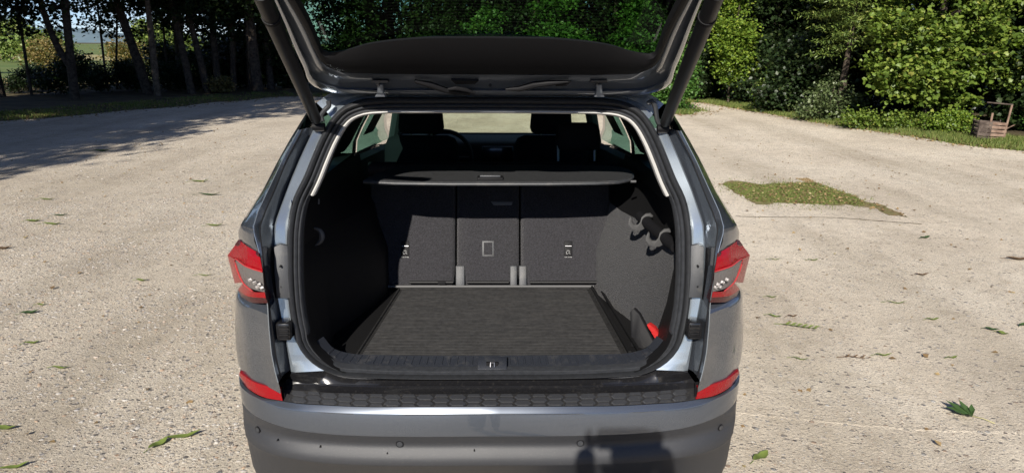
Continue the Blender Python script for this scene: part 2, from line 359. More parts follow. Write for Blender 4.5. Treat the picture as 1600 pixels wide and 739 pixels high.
fwT, fwM, fwB = Vector((XS(.42, 1.10), .42, TO.z - .01)), Vector((.905, .44, MO.z - .005)), Vector((XS(.42, .98), .42, OO.z))
def mir(V): return [Vector((-v.x, v.y, v.z)) for v in V]
for sgn in (1, -1):
    def sub(mbs, name, m, par, **k):
        if sgn < 0: mbs.V = mir(mbs.V)
        return mbs.build(name, m, par, **k)
    b_ = MB(); b_.add([TI, TO, MO, OO, OB, LI, TI + Vector((.004, .05, 0)), LI + Vector((.004, .05, 0)), OO + Vector((-.02, .1, 0)), TO + Vector((-.02, .1, 0))],
                      [(0, 6, 7, 5), (0, 1, 9, 6), (5, 7, 8, 4), (6, 9, 8, 7)])
    lamp = sub(b_, 'tail_lamp', LDRED, car, smooth=False)
    sub(MB().grid(quadpatch([TI, TM, MM, MI], 10, 6, .004)).grid(quadpatch([TM, TO, MO, MM], 10, 6, .002)), 'upper_red_lens', LRED, lamp)
    sub(MB().grid(quadpatch([TI + Vector((0, -.003, .002)), TO + Vector((0, -.003, .002)), TO.lerp(MO, .30) + Vector((.001, -.004, 0)), TI.lerp(MI, .16) + Vector((0, -.006, 0))], 10, 3, .003)), 'lens_top_edge', LDRED, lamp)
    # outer red blade and lower sweep
    G1, G2, G3 = mp(368, 1157, 413, .13), mp(380, 1146, 441, .12), mp(413, 1113, 456, .062)
    MMo = mp(364, 1156, 405, .16)
    bl = MB(); bl.grid(quadpatch([MMo, MO, OO, G2], 6, 6, .002)); bl.grid(quadpatch([MMo, MMo.lerp(G2, .02), G2, G2], 2, 2, 0))
    sub(bl, 'outer_red_lens', LRED, lamp)
    sub(MB().grid([resample([G2, mp(394, 1131, 455, .085), G3], 8), resample([OO.lerp(OB, .5), mp(388, 1137, 463, .11), mp(415, 1111.5, 465, .062)], 8)]), 'lower_red_lens', LRED, lamp)
    sub(MB().grid([resample([OO.lerp(OB, .5), mp(388, 1137, 463, .11), mp(415, 1111.5, 465, .062)], 8), resample([OB, mp(392, 1134, 472, .12), LI], 8)]), 'lens_bottom_edge', LDRED, lamp)
    sub(MB().tube(resample([MI + Vector((0, -.004, 0)), MM + Vector((0, -.004, 0)), MMo + Vector((0, -.004, 0)), G2 + Vector((0, -.004, 0)), mp(394, 1131, 455, .08)], 16), .0024, 6), 'light_guide', LPINK, lamp)
    clr = MB().grid([resample([MI, MM, MMo], 9), resample([mp(411, 1114.5, 441, .064), mp(392, 1132, 436, .085), mp(372, 1150, 425, .13)], 9), resample([G3, mp(396, 1130, 452, .082), G2], 9)])
    sub(clr, 'clear_lens', LCLR, lamp)
    sp = MB()
    for (a, b, c) in ((390, 1135, 437), (397, 1128, 441), (404, 1121, 444), (408, 1117, 449), (401, 1123, 448)):
        p = mp(a, b, c, .058); sp.box(p, (.013, .006, .010), Matrix.Rotation(.4, 3, 'Y'))
    sub(sp, 'bulb_reflector', LCHR, lamp, bevel=.002)
    # black gutter beside the lamp and screwed grey plate
    gp_ = MB().grid([[mp(406, 1119, 392, .105), mp(424, 1102, 386, .165)], [mp(411, 1115, 430, .10), mp(427, 1099, 430, .165)], [mp(419, 1108, 474, .095), mp(431, 1095, 468, .155)]])
    gut = sub(gp_, 'lamp_gutter', GLOSSB, car)
    pl = MB().plate([mp(427.5, 1100, 386, .165), mp(437, 1090, 381.5, .172), mp(450, 1079, 384, .178), mp(451, 1078, 430, .165), mp(453, 1076, 466, .150), mp(430.5, 1094.5, 466, .145), mp(428, 1099, 430, .155)], (0, .012, 0))
    plate_ = sub(pl, 'jamb_plate', GREYPL, car, bevel=.003)
    for v_ in (416, 448):
        p = mp(437.5 + (v_ - 416) * .06, 1090, v_, .155); sub(MB().tube([p + Vector((0, .006, 0)), p + Vector((0, -.003, 0))], .0035, 8), 'screw', BLACK, plate_)
    # buffer block lower down
    c_ = mp(444, 1082, 514, .125)
    bs = sub(MB().box(c_, (.046, .05, .060)), 'rubber_buffer', GLOSSB, car, bevel=.006)
    for q in range(4): sub(MB().box(c_ + Vector((-.004 + .0, -.027, -.02 + q * .013)), (.030, .012, .005)), 'buffer_rib', BLACK, bs, bevel=.001)
# --- bumper ---------------------------------------------------------
def brow(vals, dy, last):
    P = [cp(vals[0], YB(0) + dy)] + [mb(xl, xr, v, dy) for xl, xr, v in vals[1]] + last
    return resample(P, 41)
def bx(z, Ys): return [Vector((XS(y, z), y, z)) for y in Ys]
deck = [(570, 960, 0), (500, 1030, 0), (443, 1088, 0)]
rowsB = []
r_pt = brow((635.2, [(640, 895, 635.2), (570, 965, 634.8), (510, 1022, 632), (465, 1066, 629), (443, 1088, 625.5), (412, 1113, 621), (386, 1135, 608), (371, 1147, 590)]), .012, [Vector((.893, .345, .735))] + [Vector((XS(.62, .735), .62, .735))])
r_cr = brow((646.5, [(640, 895, 646.5), (570, 965, 645.5), (510, 1022, 643), (453, 1070, 638), (430, 1094, 633), (404, 1112, 624), (379, 1141, 609), (368, 1150, 596)]), 0, [Vector((.897, .36, .715)), Vector((XS(.62, .715) + .004, .62, .715))])
r_lo = brow((681, [(640, 895, 681), (570, 965, 679.5), (510, 1022, 676), (456, 1070, 669), (418, 1105, 658), (385, 1132, 642), (373, 1145, 626)]), -.012, [Vector((.896, .36, .655)), Vector((XS(.62, .65) + .004, .62, .655))])
r_f1 = brow((697, [(640, 895, 697), (570, 965, 695.5), (510, 1022, 692), (456, 1070, 686), (418, 1105, 677), (388, 1130, 664), (374, 1143, 650)]), .008, [Vector((.893, .36, .60)), Vector((XS(.62, .6), .62, .60))])
r_f2 = brow((727, [(640, 895, 727), (570, 965, 725.5), (510, 1022, 722), (456, 1070, 715), (420, 1105, 707), (394, 1128, 695), (380, 1138, 682)]), -.014, [Vector((.885, .36, .52)), Vector((XS(.62, .5), .62, .50))])
fo = lambda p: 1 - min(1, abs(p.x) / .88) ** 4
r_f3 = [Vector((p.x * (1 - .008), p.y + .01 + .095 * fo(p), p.z - .13)) for p in r_f2]; r_f4 = [Vector((p.x * .965, p.y + .03 + .16 * fo(p), max(.22, p.z - .25))) for p in r_f2]
def half(rows): return [[Vector((-p.x, p.y, p.z)) for p in r[:0:-1]] + r for r in rows]
def easer(A, B, t, out): return [a.lerp(b, t) + Vector((0, -out, 0)) for a, b in zip(A, B)]
bumper = MB().grid(half([r_pt, easer(r_pt, r_cr, .75, .002), easer(r_pt, r_cr, .96, .0012), r_cr, easer(r_cr, r_lo, .04, .0004), easer(r_cr, r_lo, .35, .0012), easer(r_cr, r_lo, .8, .0016), r_lo, [p + Vector((0, .008, -.001)) for p in r_lo]])).build('bumper_skin', PAINT, car, ang=60)
val = MB().grid(half([[p + Vector((0, .006, .001)) for p in r_lo], [p + Vector((0, .002, -.002)) for p in r_lo], easer(r_lo, r_f1, .6, -.003), r_f1, easer(r_f1, r_f2, .15, .004), easer(r_f1, r_f2, .5, .006), easer(r_f1, r_f2, .92, .004), r_f2, easer(r_f2, r_f3, .12, -.004), r_f3, r_f4])).build('lower_valance', PLAST, bumper, ang=60)
for (xl, xr, v) in ((628, 910, 692), (404, 1126, 669)):
    for s_, px in ((-1, xl), (1, xr)):
        p = mb(xl, xr, v, .006); p.x *= s_; nrm = Vector((s_ * (0 if xl > 500 else .75), -1, -.05)).normalized()
        ps = MB().tube([p - nrm * .01, p + nrm * .0035], .0125, 20).build('parking_sensor', BLACK, bumper)
        MB().tube([p + nrm * .0025, p + nrm * .0045], [.0098, .0092], 20).build('sensor_cap', GREYPL, bumper)
for px, v in ((500, 698), (605, 708), (741, 704), (433, 688)):
    p = atY(px, v, YB(abs(atY(px, v, .03).x)) - .006); MB().tube([p + Vector((0, .01, 0)), p + Vector((0, -.001, 0))], .0022, 8).build('clip', BLACK, bumper)
# step pad and its cells
pB = [Vector((p.x, p.y, p.z + .0015)) for p in resample([cp(635.2, .013), mb(640, 895, 635.2, .012), mb(570, 965, 634.8, .012), mb(510, 1022, 632, .012), mb(465, 1066, 629, .012), mb(443, 1088, 625.5, .012)], 61)]
pT = resample([cp(615, .075), mp(640, 895, 615, .077), mp(570, 965, 614, .085), mp(510, 1022, 612, .10), mp(465, 1066, 608.5, .12), mp(441, 1090, 606.5, .13)], 61)
pad = MB().grid(half([pB, easer(pB, pT, .04, 0), easer(pB, pT, .95, 0), pT, [p + Vector((0, .002, -.006)) for p in pT]])).build('step_pad', PADM, car)
def padpt(sx, t):
    u = abs(sx); i = min(59, int(u * 60)); f = u * 60 - i; b = pB[i].lerp(pB[i + 1], f); q = pT[i].lerp(pT[i + 1], f); r_ = b.lerp(q, t); r_.x = math.copysign(r_.x, sx); return r_
cellm = None
ncell = 13
w = 1 / (ncell + .15)
for r in range(2):
    for i in range(-ncell * 1, ncell + 1):
        c = i * w + (0 if r == 0 else 0)
        up = (i % 2 == 0)
        if abs(c) > .97: continue
        a, b = (c - w * .52, c + w * .52)
        t0, t1 = ((.05, .42) if r == 0 else (.53, .92)) if up else ((-.02, .20) if r == 0 else (.28, .68))
        if not up and r == 1:
            cells = [(.30, .66), (.76, .94)]
        elif not up: cells = [(.04, .20)]
        else: cells = [(t0, t1)]
        for t0, t1 in cells:
            tm = (t0 + t1) / 2; e = w * .17
            pts = [(a, tm), (a + e, t1), (b - e, t1), (b, tm), (b - e, t0), (a + e, t0)]
            if t1 - t0 < .2: pts = [(a + e, t1), (b - e, t1), (b - e * .6, t0), (a + e * .6, t0)]
            lo_ = [padpt(max(-.999, min(.999, q)), t) for q, t in pts]; cc = sum(lo_, Vector()) / len(lo_)
            hi = [cc + (p - cc) * .90 + Vector((0, -.001, .0035)) for p in lo_]
            m_ = MB(); nn = len(lo_); m_.add(lo_ + hi, [tuple(range(nn, 2 * nn))] + [(q, (q + 1) % nn, nn + (q + 1) % nn, nn + q) for q in range(nn)])
            m_.build('pad_cell', PLAST, pad, smooth=False)
# reflectors
for s_ in (1, -1):
    up_ = resample([mb(439.5, 1090, 606.5, .008), mb(412, 1113, 601, .008), mb(393, 1128, 595.5, .008), mb(378, 1141, 587, .006), mp(369, 1149, 580, .22)], 12)
    lo_ = resample([mb(442.5, 1088, 624.5, .006), mb(412, 1113, 619.5, .006), mb(388, 1134, 608, .006), mb(375, 1144, 597, .004), mp(369.5, 1148.5, 587, .22)], 12)
    r_ = MB().grid([[p + Vector((0, .02, 0)) for p in up_], up_, [a.lerp(b, .5) + Vector((.001, -.003, 0)) for a, b in zip(up_, lo_)], lo_, [p + Vector((0, .02, 0)) for p in lo_]])
    if s_ < 0: r_.V = mir(r_.V)
    r_.build('reflector', LRED, bumper, ang=60)
    # body-colour strip behind it so that nothing gapes
    q_ = MB().grid([[p + Vector((-.004, .016, .012)) for p in up_[:8]], [p + Vector((-.004, .014, -.012)) for p in lo_[:8]]])
    if s_ < 0: q_.V = mir(q_.V)
    q_.build('reflector_bed', BLACK, bumper)
# sill deck between pad and seal: two shiny steps
d0 = pT
d1 = resample([cp(604, .113), mp(640, 895, 604, .114), mp(570, 965, 603, .120), mp(510, 1022, 601, .132), mp(465, 1066, 599, .142), mp(443, 1085, 598, .145)], 61)
d2 = resample([cp(602.3, .116), mp(640, 895, 602.3, .117), mp(570, 965, 601.3, .123), mp(510, 1022, 599, .135), mp(465, 1066, 596, .145), mp(447, 1080, 592, .148)], 61)
d3 = resample([cp(594, .135), mp(640, 895, 594, .135), mp(570, 965, 593, .138), mp(510, 1018, 590, .145), mp(475, 1050, 586, .135), mp(450, 1070, 582, .135)], 61)
d4 = resample([cp(590, .155), mp(640, 895, 589, .155), mp(570, 965, 586, .16), mp(510, 1015, 578, .165), mp(480, 1045, 570, .165), mp(455, 1065, 562, .165)], 61)
MB().grid(half([[p + Vector((0, .001, -.004)) for p in d0], [p + Vector((0, .004, -.004)) for p in d0], [p + Vector((0, -.002, -.001)) for p in d1], d1, easer(d1, d2, .5, 0), d2, [p + Vector((0, .003, 0)) for p in d2], d3, [p + Vector((0, .0, -.004)) for p in d4]])).build('sill_deck', GLOSSB, car, ang=40)
# corner pieces of the jamb below the seal
# --- inner sill trim with ribs and latch ---------------------------
s0 = [p + (Vector((0, .04, .0))) for p in resample([cp(583, .165), mp(640, 895, 582.5, .165), mp(570, 955, 579.5, .165), mp(520, 1000, 573, .165), mp(497, 1025, 560, .17), mp(482, 1041, 540, .18)], 41)]
s0 = [p - Vector((0, .04, 0)) for p in s0]
s1 = resample([cp(571, .20), mp(640, 895, 570.5, .20), mp(570, 955, 568.5, .20), mp(528, 1000, 562, .20), mp(508, 1016, 552, .205), mp(492, 1034, 532, .21)], 41)
s2 = resample([cp(555, .245), mp(640, 895, 554.5, .245), mp(580, 945, 553.5, .245), mp(545, 985, 551, .245), mp(518, 1008, 543, .245), mp(505, 1026, 525, .245)], 41)
sill = MB().grid(half([[p + Vector((0, -.02, -.02)) for p in s0], s0, easer(s0, s1, .5, .002), s1, s2, [p + Vector((0, .012, -.02)) for p in s2]])).build('sill_trim', SILL, car)
N = 44
for i in range(N):
    u = -.93 + 1.86 * (i + .5) / N
    if abs(u) < .085: continue
    f = abs(u) * 40; q = min(39, int(f)); f -= q
    a = s1[q].lerp(s1[q + 1], f); b = s2[q].lerp(s2[q + 1], f); a = a.lerp(b, .1); b = a.lerp(b, .86)
    for p in (a, b): p.x = math.copysign(p.x, u)
    rb = MB(); rb.tube([a + Vector((0, 0, -.001)), b + Vector((0, 0, -.001))], .0045, 6); rb.build('sill_rib', SILL, sill)
lc = atY(769, 571, .185)
latch = MB().plate([atY(746, 582, .155), atY(792, 582, .155), atY(792, 563, .205), atY(747, 563, .205)], (0, .01, .012)).build('boot_latch', SILL, car, bevel=.002)
MB().box(atY(769, 570, .178) + Vector((0, 0, .004)), (.040, .008, .014)).build('latch_slot', BLACK, latch)
MB().tube([atY(766, 573, .166), atY(767, 568, .172) + Vector((0, 0, .004)), atY(772, 568, .172) + Vector((0, 0, .004)), atY(773, 573, .166)], .0032, 8).build('striker', METAL, latch)
# --- boot floor, side walls ----------------------------------------
FZ = .728
def slab(name, x0, x1, y0, y1, z0, z1, m, par, bev=.003): return MB().box(((x0 + x1) / 2, (y0 + y1) / 2, (z0 + z1) / 2), (x1 - x0, y1 - y0, z1 - z0)).build(name, m, par, bevel=bev)
slab('boot_floor', -.62, .62, .22, 1.30, FZ - .05, FZ - .006, TRIM, car)
# side walls: rows from seal inner edge forward. lower / wheel-arch bulge / ledge / upper
def wall(side):
    Ys = [.20, .26, .36, .50, .65, .80, .95, 1.10, 1.30]
    W0 = np.interp(Ys, [.2, .3, .5, .9, 1.0, 1.3], [.565, .58, .60, .475, .46, .46])       # at floor
    W1 = np.interp(Ys, [.2, .3, .5, .9, 1.0, 1.3], [.625, .64, .625, .50, .475, .475])    # mid z .9
    W2 = np.interp(Ys, [.2, .3, .5, .9, 1.0, 1.3], [.645, .665, .655, .57, .535, .53])     # z 1.08
    W3 = np.interp(Ys, [.2, .3, .5, .9, 1.0, 1.3], [.64, .672, .675, .65, .635, .62])       # z 1.2
    rows = []
    for z, Wd in ((FZ - .03, W0), (FZ + .02, W0 + .01), (.90, W1), (1.02, W2 - .01), (1.10, W2 + .01), (1.20, W3), (1.30, W3 + .012)):
        rows.append([Vector((side * x, y + (.00 if z < 1.1 else .03), z)) for x, y in zip(Wd, Ys)])
    return rows
R_ = wall(1)
MB().grid([r[2:] for r in R_[:5]]).build('side_carpet', CARPET, car); MB().grid(R_[4:]).grid([r[:3] for r in R_[:5]]).build('side_trim', TRIM, car)
L_ = wall(-1)
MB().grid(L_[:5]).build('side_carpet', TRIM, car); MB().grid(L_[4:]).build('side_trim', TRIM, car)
# dark plastic cheek just inside the seal, both sides
inner = [p + Vector((-.045, .02, 0)) for p in SEAL[12:44]]
def cheek(w, y): return [Vector((p.x - w, p.y + y, p.z)) for p in SEAL[11:44]]
pair(MB().grid([cheek(.040, .0), cheek(.043, .03), cheek(.035, .09), cheek(.005, .17)]), 'opening_cheek', TRIM)
# upper white D-pillar edge strip (pale trim of the headlining)
PI = [p for p in SEAL if 1.325 < p.z]
edge = resample(PI, 40)
sw = []
for i, p in enumerate(edge):
    t = (edge[min(i + 1, 39)] - edge[max(0, i - 1)]).normalized(); inn = Vector((0, 1, 0)).cross(t).normalized()
    if inn.dot(Vector((0, p.y, 1.1)) - p) < 0: inn = -inn
    wd = .008
    sw.append([p + inn * .046 + Vector((0, .006, 0)), p + inn * (.048 + wd * .4) + Vector((0, .002, 0)), p + inn * (.048 + wd) + Vector((0, .008, 0)), p + inn * (.050 + wd) + Vector((0, .03, 0))])
MB().grid(sw).mirror().build('pillar_trim_edge', PALE, car)
# inner D pillar trim, window band, roof lining
zc = np.linspace(1.30, 1.585, 10)
def inx(z, d=.05): return XG(z) - d
dp = MB().grid([[Vector((atz(SR, z).x - .052, atz(SR, z).y + .03, z)) for z in zc], [Vector((atz(SR, z).x - .055, atz(SR, z).y + .12, z)) for z in zc], [Vector((inx(z) - .01, .80 - .1 * (z - 1.3), z)) for z in zc]])
pair(dp, 'inner_pillar_trim', TRIM)
def BELT(y): return float(np.interp(y, [1.3, 3.3], [1.225, 1.09]))
# window pillars inside
for (y0, y1, nm) in ((1.20, 1.58, 'c_pillar_trim'), (2.06, 2.36, 'b_pillar_trim')):
    pair(MB().grid([[Vector((inx(z) - .012, y0 - .05, z)) for z in zc], [Vector((inx(z) - .035, (y0 + y1) / 2, z)) for z in zc], [Vector((inx(z) - .012, y1 + .05, z)) for z in zc]]), nm.replace('c_', 'inner_').replace('b_', 'centre_'), TRIM)
pair(MB().grid([[Vector((.79, y, BELT(y) - .01)) for y in (1.30, 2.3, 3.3)], [Vector((.755, y, BELT(y) + .02)) for y in (1.30, 2.3, 3.3)], [Vector((.72, y, BELT(y))) for y in (1.30, 2.3, 3.3)], [Vector((.70, y, .5)) for y in (1.30, 2.3, 3.3)]]), 'door_inner_trim', TRIM)
pair(MB().grid([[Vector((.80, y, 1.25)) for y in (.55, .9, 1.32)], [Vector((.745, y, 1.30)) for y in (.55, .9, 1.32)], [Vector((.66, y, 1.30)) for y in (.55, .9, 1.32)], [Vector((.64, y, 1.24)) for y in (.55, .9, 1.32)]]), 'window_ledge', TRIM)
yy = [.50, .8, 1.4, 2.0, 2.6, 2.75]
MB().grid([[Vector((u * .60, y, 1.605 + .015 * (1 - u * u) - .02 * abs((y - 1.4) / 1.4) ** 2)) for y in yy] for u in np.linspace(-1, 1, 13)]).build('roof_lining', HEADL, car)
# roof skin
MB().grid([[Vector((u * .60, y, 1.628 + .035 * (1 - u * u) - .03 * ((y - 1.5) / 1.4) ** 2)) for y in [.50, .8, 1.4, 2.0, 2.5, 2.78]] for u in np.linspace(-1, 1, 15)]).build('roof', PAINT, car)
# cant rails
pair(MB().grid([[Vector((.598, y, 1.626 - .03 * ((y - 1.5) / 1.4) ** 2)) for y in yy], [Vector((.635, y, 1.60 - .03 * ((y - 1.5) / 1.4) ** 2)) for y in yy], [Vector((.66, y, 1.545 - .03 * ((y - 1.5) / 1.4) ** 2)) for y in yy], [Vector((.60, y, 1.56 - .03 * ((y - 1.5) / 1.4) ** 2)) for y in yy]]), 'roof_rail_panel', PAINT)
# outer pillars + side windows
def band(y0, y1, lean0=0, lean1=0, d=0.0):
    return [[Vector((XG(z) - d, y0 + lean0 * (z - 1.22), z)) for z in np.linspace(BELT(y0), 1.56, 6)], [Vector((XG(z) - d, y1 + lean1 * (z - 1.22), z)) for z in np.linspace(BELT(y1), 1.56, 6)]]
pair(MB().grid(band(1.30, 1.40)), 'rear_door_pillar', BLACK); pair(MB().grid(band(2.14, 2.26)), 'centre_pillar', BLACK)
pair(MB().grid(band(3.28, 3.46, -1.9, -1.75)), 'windscreen_pillar', PAINT)
pair(MB().grid(band(.72, 1.31, 0, 0, .008)), 'quarter_window', GL_SIDE); pair(MB().grid(band(1.40, 2.15, 0, 0, .008)), 'rear_side_window', GL_SIDE); pair(MB().grid(band(2.25, 3.30, 0, -1.9, .008)), 'front_side_window', GL_SIDE)
MB().grid([[Vector((u * .74, 3.42 - .12 * u * u, 1.12)) for u in np.linspace(-1, 1, 11)], [Vector((u * .60, 2.78 - .05 * u * u, 1.60 - .02 * u * u)) for u in np.linspace(-1, 1, 11)]]).build('windscreen', GL_WIND, car)
# lower body side with wheel arches
def archz(y):
    z = .28
    for yc in (.95, 3.74):
        if abs(y - yc) < .40: z = max(z, .35 + math.sqrt(.40 ** 2 - (y - yc) ** 2))
    return z
Yc = sorted(set([.60] + list(np.linspace(.60, 4.66, 66)) + [.95 - .399, 3.74 - .399, 3.74 + .399, 1.349]))
Yc = [y for y in Yc if y >= .60]
rows = []
for y in Yc:
    zt = BELT(y) if y < 3.3 else float(np.interp(y, [3.3, 3.6, 4.3, 4.66], [1.09, 1.02, .96, .78])); zb = archz(y)
    rows.append([Vector((XS(y, zb + (zt - zb) * t) if y < 4.6 or 1 else .5, y, zb + (zt - zb) * t)) for t in np.linspace(0, 1, 10)])
pair(MB().grid(rows), 'body_side', PAINT)
# bonnet, nose, underbody
MB().grid([[Vector((u * XS(y, .9) * .97, y, float(np.interp(y, [3.3, 3.6, 4.3, 4.66], [1.08, 1.02, .96, .78])) + .04 * (1 - u * u))) for u in np.linspace(-1, 1, 11)] for y in [3.36, 3.6, 3.9, 4.2, 4.5, 4.66]]).build('bonnet', PAINT, car)
MB().grid([[Vector((u * XS(4.66, .7), 4.66 + .06 * (1 - u * u), z)) for u in np.linspace(-1, 1, 11)] for z in (.28, .5, .7, .84)]).build('front_grille_panel', BLACK, car)
slab('underbody', -.78, .78, .30, 4.5, .24, .34, BLACK, car)
pair(MB().grid([[Vector((.56, y, z)) for z in (.3, .72)] for y in (.5, 1.4)]), 'wheel_housing', BLACK)
slab('front_bulkhead', -.78, .78, 3.3, 3.36, .3, 1.16, BLACK, car)
for y in (.95, 3.74):
    for s_ in (-1, 1):
        wr = []
        for (w_, r_) in ((-.11, .24), (-.115, .33), (-.09, .358), (.09, .358), (.115, .33), (.11, .24)):
            wr.append([Vector((s_ * .775 + w_, y + r_ * math.cos(a), .358 + r_ * math.sin(a))) for a in np.linspace(0, 2 * math.pi, 33)[:-1]])
        wh = MB().grid(wr, True).build('wheel', TYRE, car)
        rm = MB()
        for q in range(5):
            a = q * 2 * math.pi / 5; d = Vector((0, math.cos(a), math.sin(a))); rm.tube([Vector((s_ * .86, y, .358)) + d * .03, Vector((s_ * .865, y, .358)) + d * .24], [.035, .022], 6)
        rm.tube([Vector((s_ * .80, y, .358)), Vector((s_ * .875, y, .358))], .055, 16); rm.build('rim', RIM, wh)
# --- rear bench backrest, three sections ---------------------------
def zat(px, v, Y): return atY(px, v, Y).z
def seatback(name, x0, x1, par):
    y0, y1, z0, z1 = 1.03, 1.20, .735, 1.235; P = []
    nx = 6
    rows = []
    for t in np.linspace(0, 1, 9):
        edge_ = .012 if t in (0, 1) else 0
        rows.append([Vector((x0 + (x1 - x0) * u + (.006 if u == 0 else -.006 if u == 1 else 0) * (1 if t in (0, 1) else 0), y0 + (y1 - y0) * t + (.014 if u in (0, 1) else 0) + edge_, z0 + (z1 - z0) * t)) for u in np.array([0, .04, .3, .5, .7, .96, 1])])
    back = [[p + Vector((0, .10, .02)) for p in r] for r in rows]
    m_ = MB().grid(rows); m_.grid(back); m_.grid([rows[-1], back[-1]]); m_.grid([[r[0] for r in rows], [r[0] for r in back]]); m_.grid([[r[-1] for r in rows], [r[-1] for r in back]])
    return m_.build(name, SEATM, car, ang=60)
xa, xb = atY(713, 400, 1.09).x, atY(812, 400, 1.09).x
sb1 = seatback('seat_back', -.56, xa - .006, car); sb2 = seatback('seat_back', xa + .003, xb - .003, car); sb3 = seatback('seat_back', xb + .006, .54, car)
def onseat(px, v, out=.0):
    Y = 1.08
    for _ in range(20):
        p = atY(px, v, Y); Y = 1.03 + .17 * (p.z - .735) / .5 - out
    return atY(px, v, Y)
MB().plate([onseat(753, 376, .002), onseat(772, 376, .002), onseat(772, 401, .002), onseat(753, 401, .002)], (0, .008, 0)).build('blank_plate', GREYPL, sb2, bevel=.003)
MB().plate([onseat(756, 379, .005), onseat(769, 379, .005), onseat(769, 398, .005), onseat(756, 398, .005)], (0, .004, 0)).build('blank_plate_inset', SEATM, sb2, bevel=.002)
MB().plate([onseat(767, 315, .006), onseat(801, 315, .006), onseat(800, 321, .006), onseat(771, 321, .006)], (0, .008, 0)).build('pull_tab', HOOKM, sb2, bevel=.002)
for sb, cx_ in ((sb1, 633), (sb3, 888)):
    MB().plate([onseat(cx_ - 6.5, 377, .003), onseat(cx_ + 6.5, 377, .003), onseat(cx_ + 6.5, 401, .003), onseat(cx_ - 6.5, 401, .003)], (0, .008, 0)).build('tether_pocket', BLACK, sb, bevel=.003)
    MB().tube([onseat(cx_ - 5, 384.5, .007), onseat(cx_ + 5, 384.5, .007)], .003, 8).build('tether_bar', METAL, sb)
    s_ = MB(); s_.plate([onseat(cx_ - 4, 391, .0045), onseat(cx_ + 4, 391, .0045), onseat(cx_ + 4, 397, .0045), onseat(cx_ - 4, 397, .0045)], (0, .001, 0))
    lb = s_.build('anchor_label', BLACK, sb)
    # printed anchor symbol and caption
    g_ = MB(); g_.tube([onseat(cx_ - 2.5, 391.6, .0062), onseat(cx_ + 1.5, 391.6, .0062), onseat(cx_ + 2.3, 393.5, .0062), onseat(cx_ + .5, 395, .0062), onseat(cx_ + 3, 396.6, .0062)], .0011, 5)
    g_.tube([onseat(cx_ - 3, 393, .0062), onseat(cx_ - 3, 396.5, .0062), onseat(cx_ - .6, 396.5, .0062)], .0011, 5); g_.build('anchor_symbol', WHITE, sb)
    fc = bpy.data.curves.new('caption', 'FONT'); fc.body = 'TOP TETHER'; fc.size = .006; fc.align_x = 'CENTER'; fc.extrude = .0002
    tmp = bpy.data.objects.new('tmp', fc); COL.objects.link(tmp); dg = bpy.context.evaluated_depsgraph_get(); me = bpy.data.meshes.new_from_object(tmp.evaluated_get(dg)); bpy.data.objects.remove(tmp)
    cap = link('caption', me, WHITE, sb, smooth=False); cap.location = onseat(cx_, 402.5, .0045); cap.rotation_euler = (math.radians(71), 0, 0); me.materials.clear(); me.materials.append(WHITE)
# floor hinges / buckle straps at the seams and the bright rear lip of the floor
for a, b in ((712, 726), (797, 808), (811, 823)):
    MB().plate([onseat(a, 415, .008), onseat(b, 415, .008), onseat(b, 447, .016), onseat(a, 447, .016)], (0, .010, 0)).build('hinge_bracket', GREYPL, car, bevel=.004)
MB().tube([Vector((-.50, 1.015, FZ + .012)), Vector((.46, 1.015, FZ + .012))], .006, 8).build('floor_rear_lip', HOOKM, car)
for x0, x1 in ((640, 708), (730, 795), (828, 938)):
    MB().tube([onseat(x0, 441, .010), onseat(x1, 441, .010)], .007, 8).build('seat_back_piping', TRIM, car)
MB().box(onseat(690, 442, .018), (.035, .008, .014)).build('release_tab', BLACK, car, bevel=.002)
# load cover
CZ_ = zat(766, 283, .76)
def cpx(px, v): return atY(px, v, .76)
xl_, xr_ = atY(569, 281, .76).x, atY(988, 279, .76).x
zc_ = CZ_
prof = [(q.x, q.y) for q in (gnd(px, v, zc_) for px, v in ((568, 281), (620, 283.5), (700, 284.5), (766, 284.5), (850, 284.5), (930, 283.5), (965, 282), (982, 279), (988, 275), (989, 270), (984, 264.5), (968, 260.5), (940, 258.5), (850, 258), (700, 257.5), (640, 258), (604, 265), (580, 275)))]
cov = MB().plate([Vector((x, y, zc_)) for x, y in prof], (0, 0, -.014)).build('load_cover', COVER, car, smooth=False, bevel=.002)
MB().tube([Vector((x, y - .002, zc_ - .009)) for x, y in prof[:10]], .0065, 8).build('cover_edge', GREYPL, cov)
h_ = Vector((0.0, .80, zc_ + .002))
hh = atY(766, 272, .80)
rbox('cover_handle', (hh.x, .805, zc_ + .004), (.105, .055, .012), .003, BLACK, cov)
rbox('handle_grip', (hh.x, .798, zc_ + .013), (.085, .016, .010), .003, GREYPL, cov)
pn = MB().tube([Vector((xr_ - .004, .775, zc_ - .004)), Vector((xr_ + .018, .775, zc_ - .004))], .006, 8).build('cover_pin', GREYPL, cov)
MB().tube([Vector((-.57, 1.21, zc_ - .03)), Vector((.57, 1.21, zc_ - .03))], .035, 14).build('cover_cassette', BLACK, car)
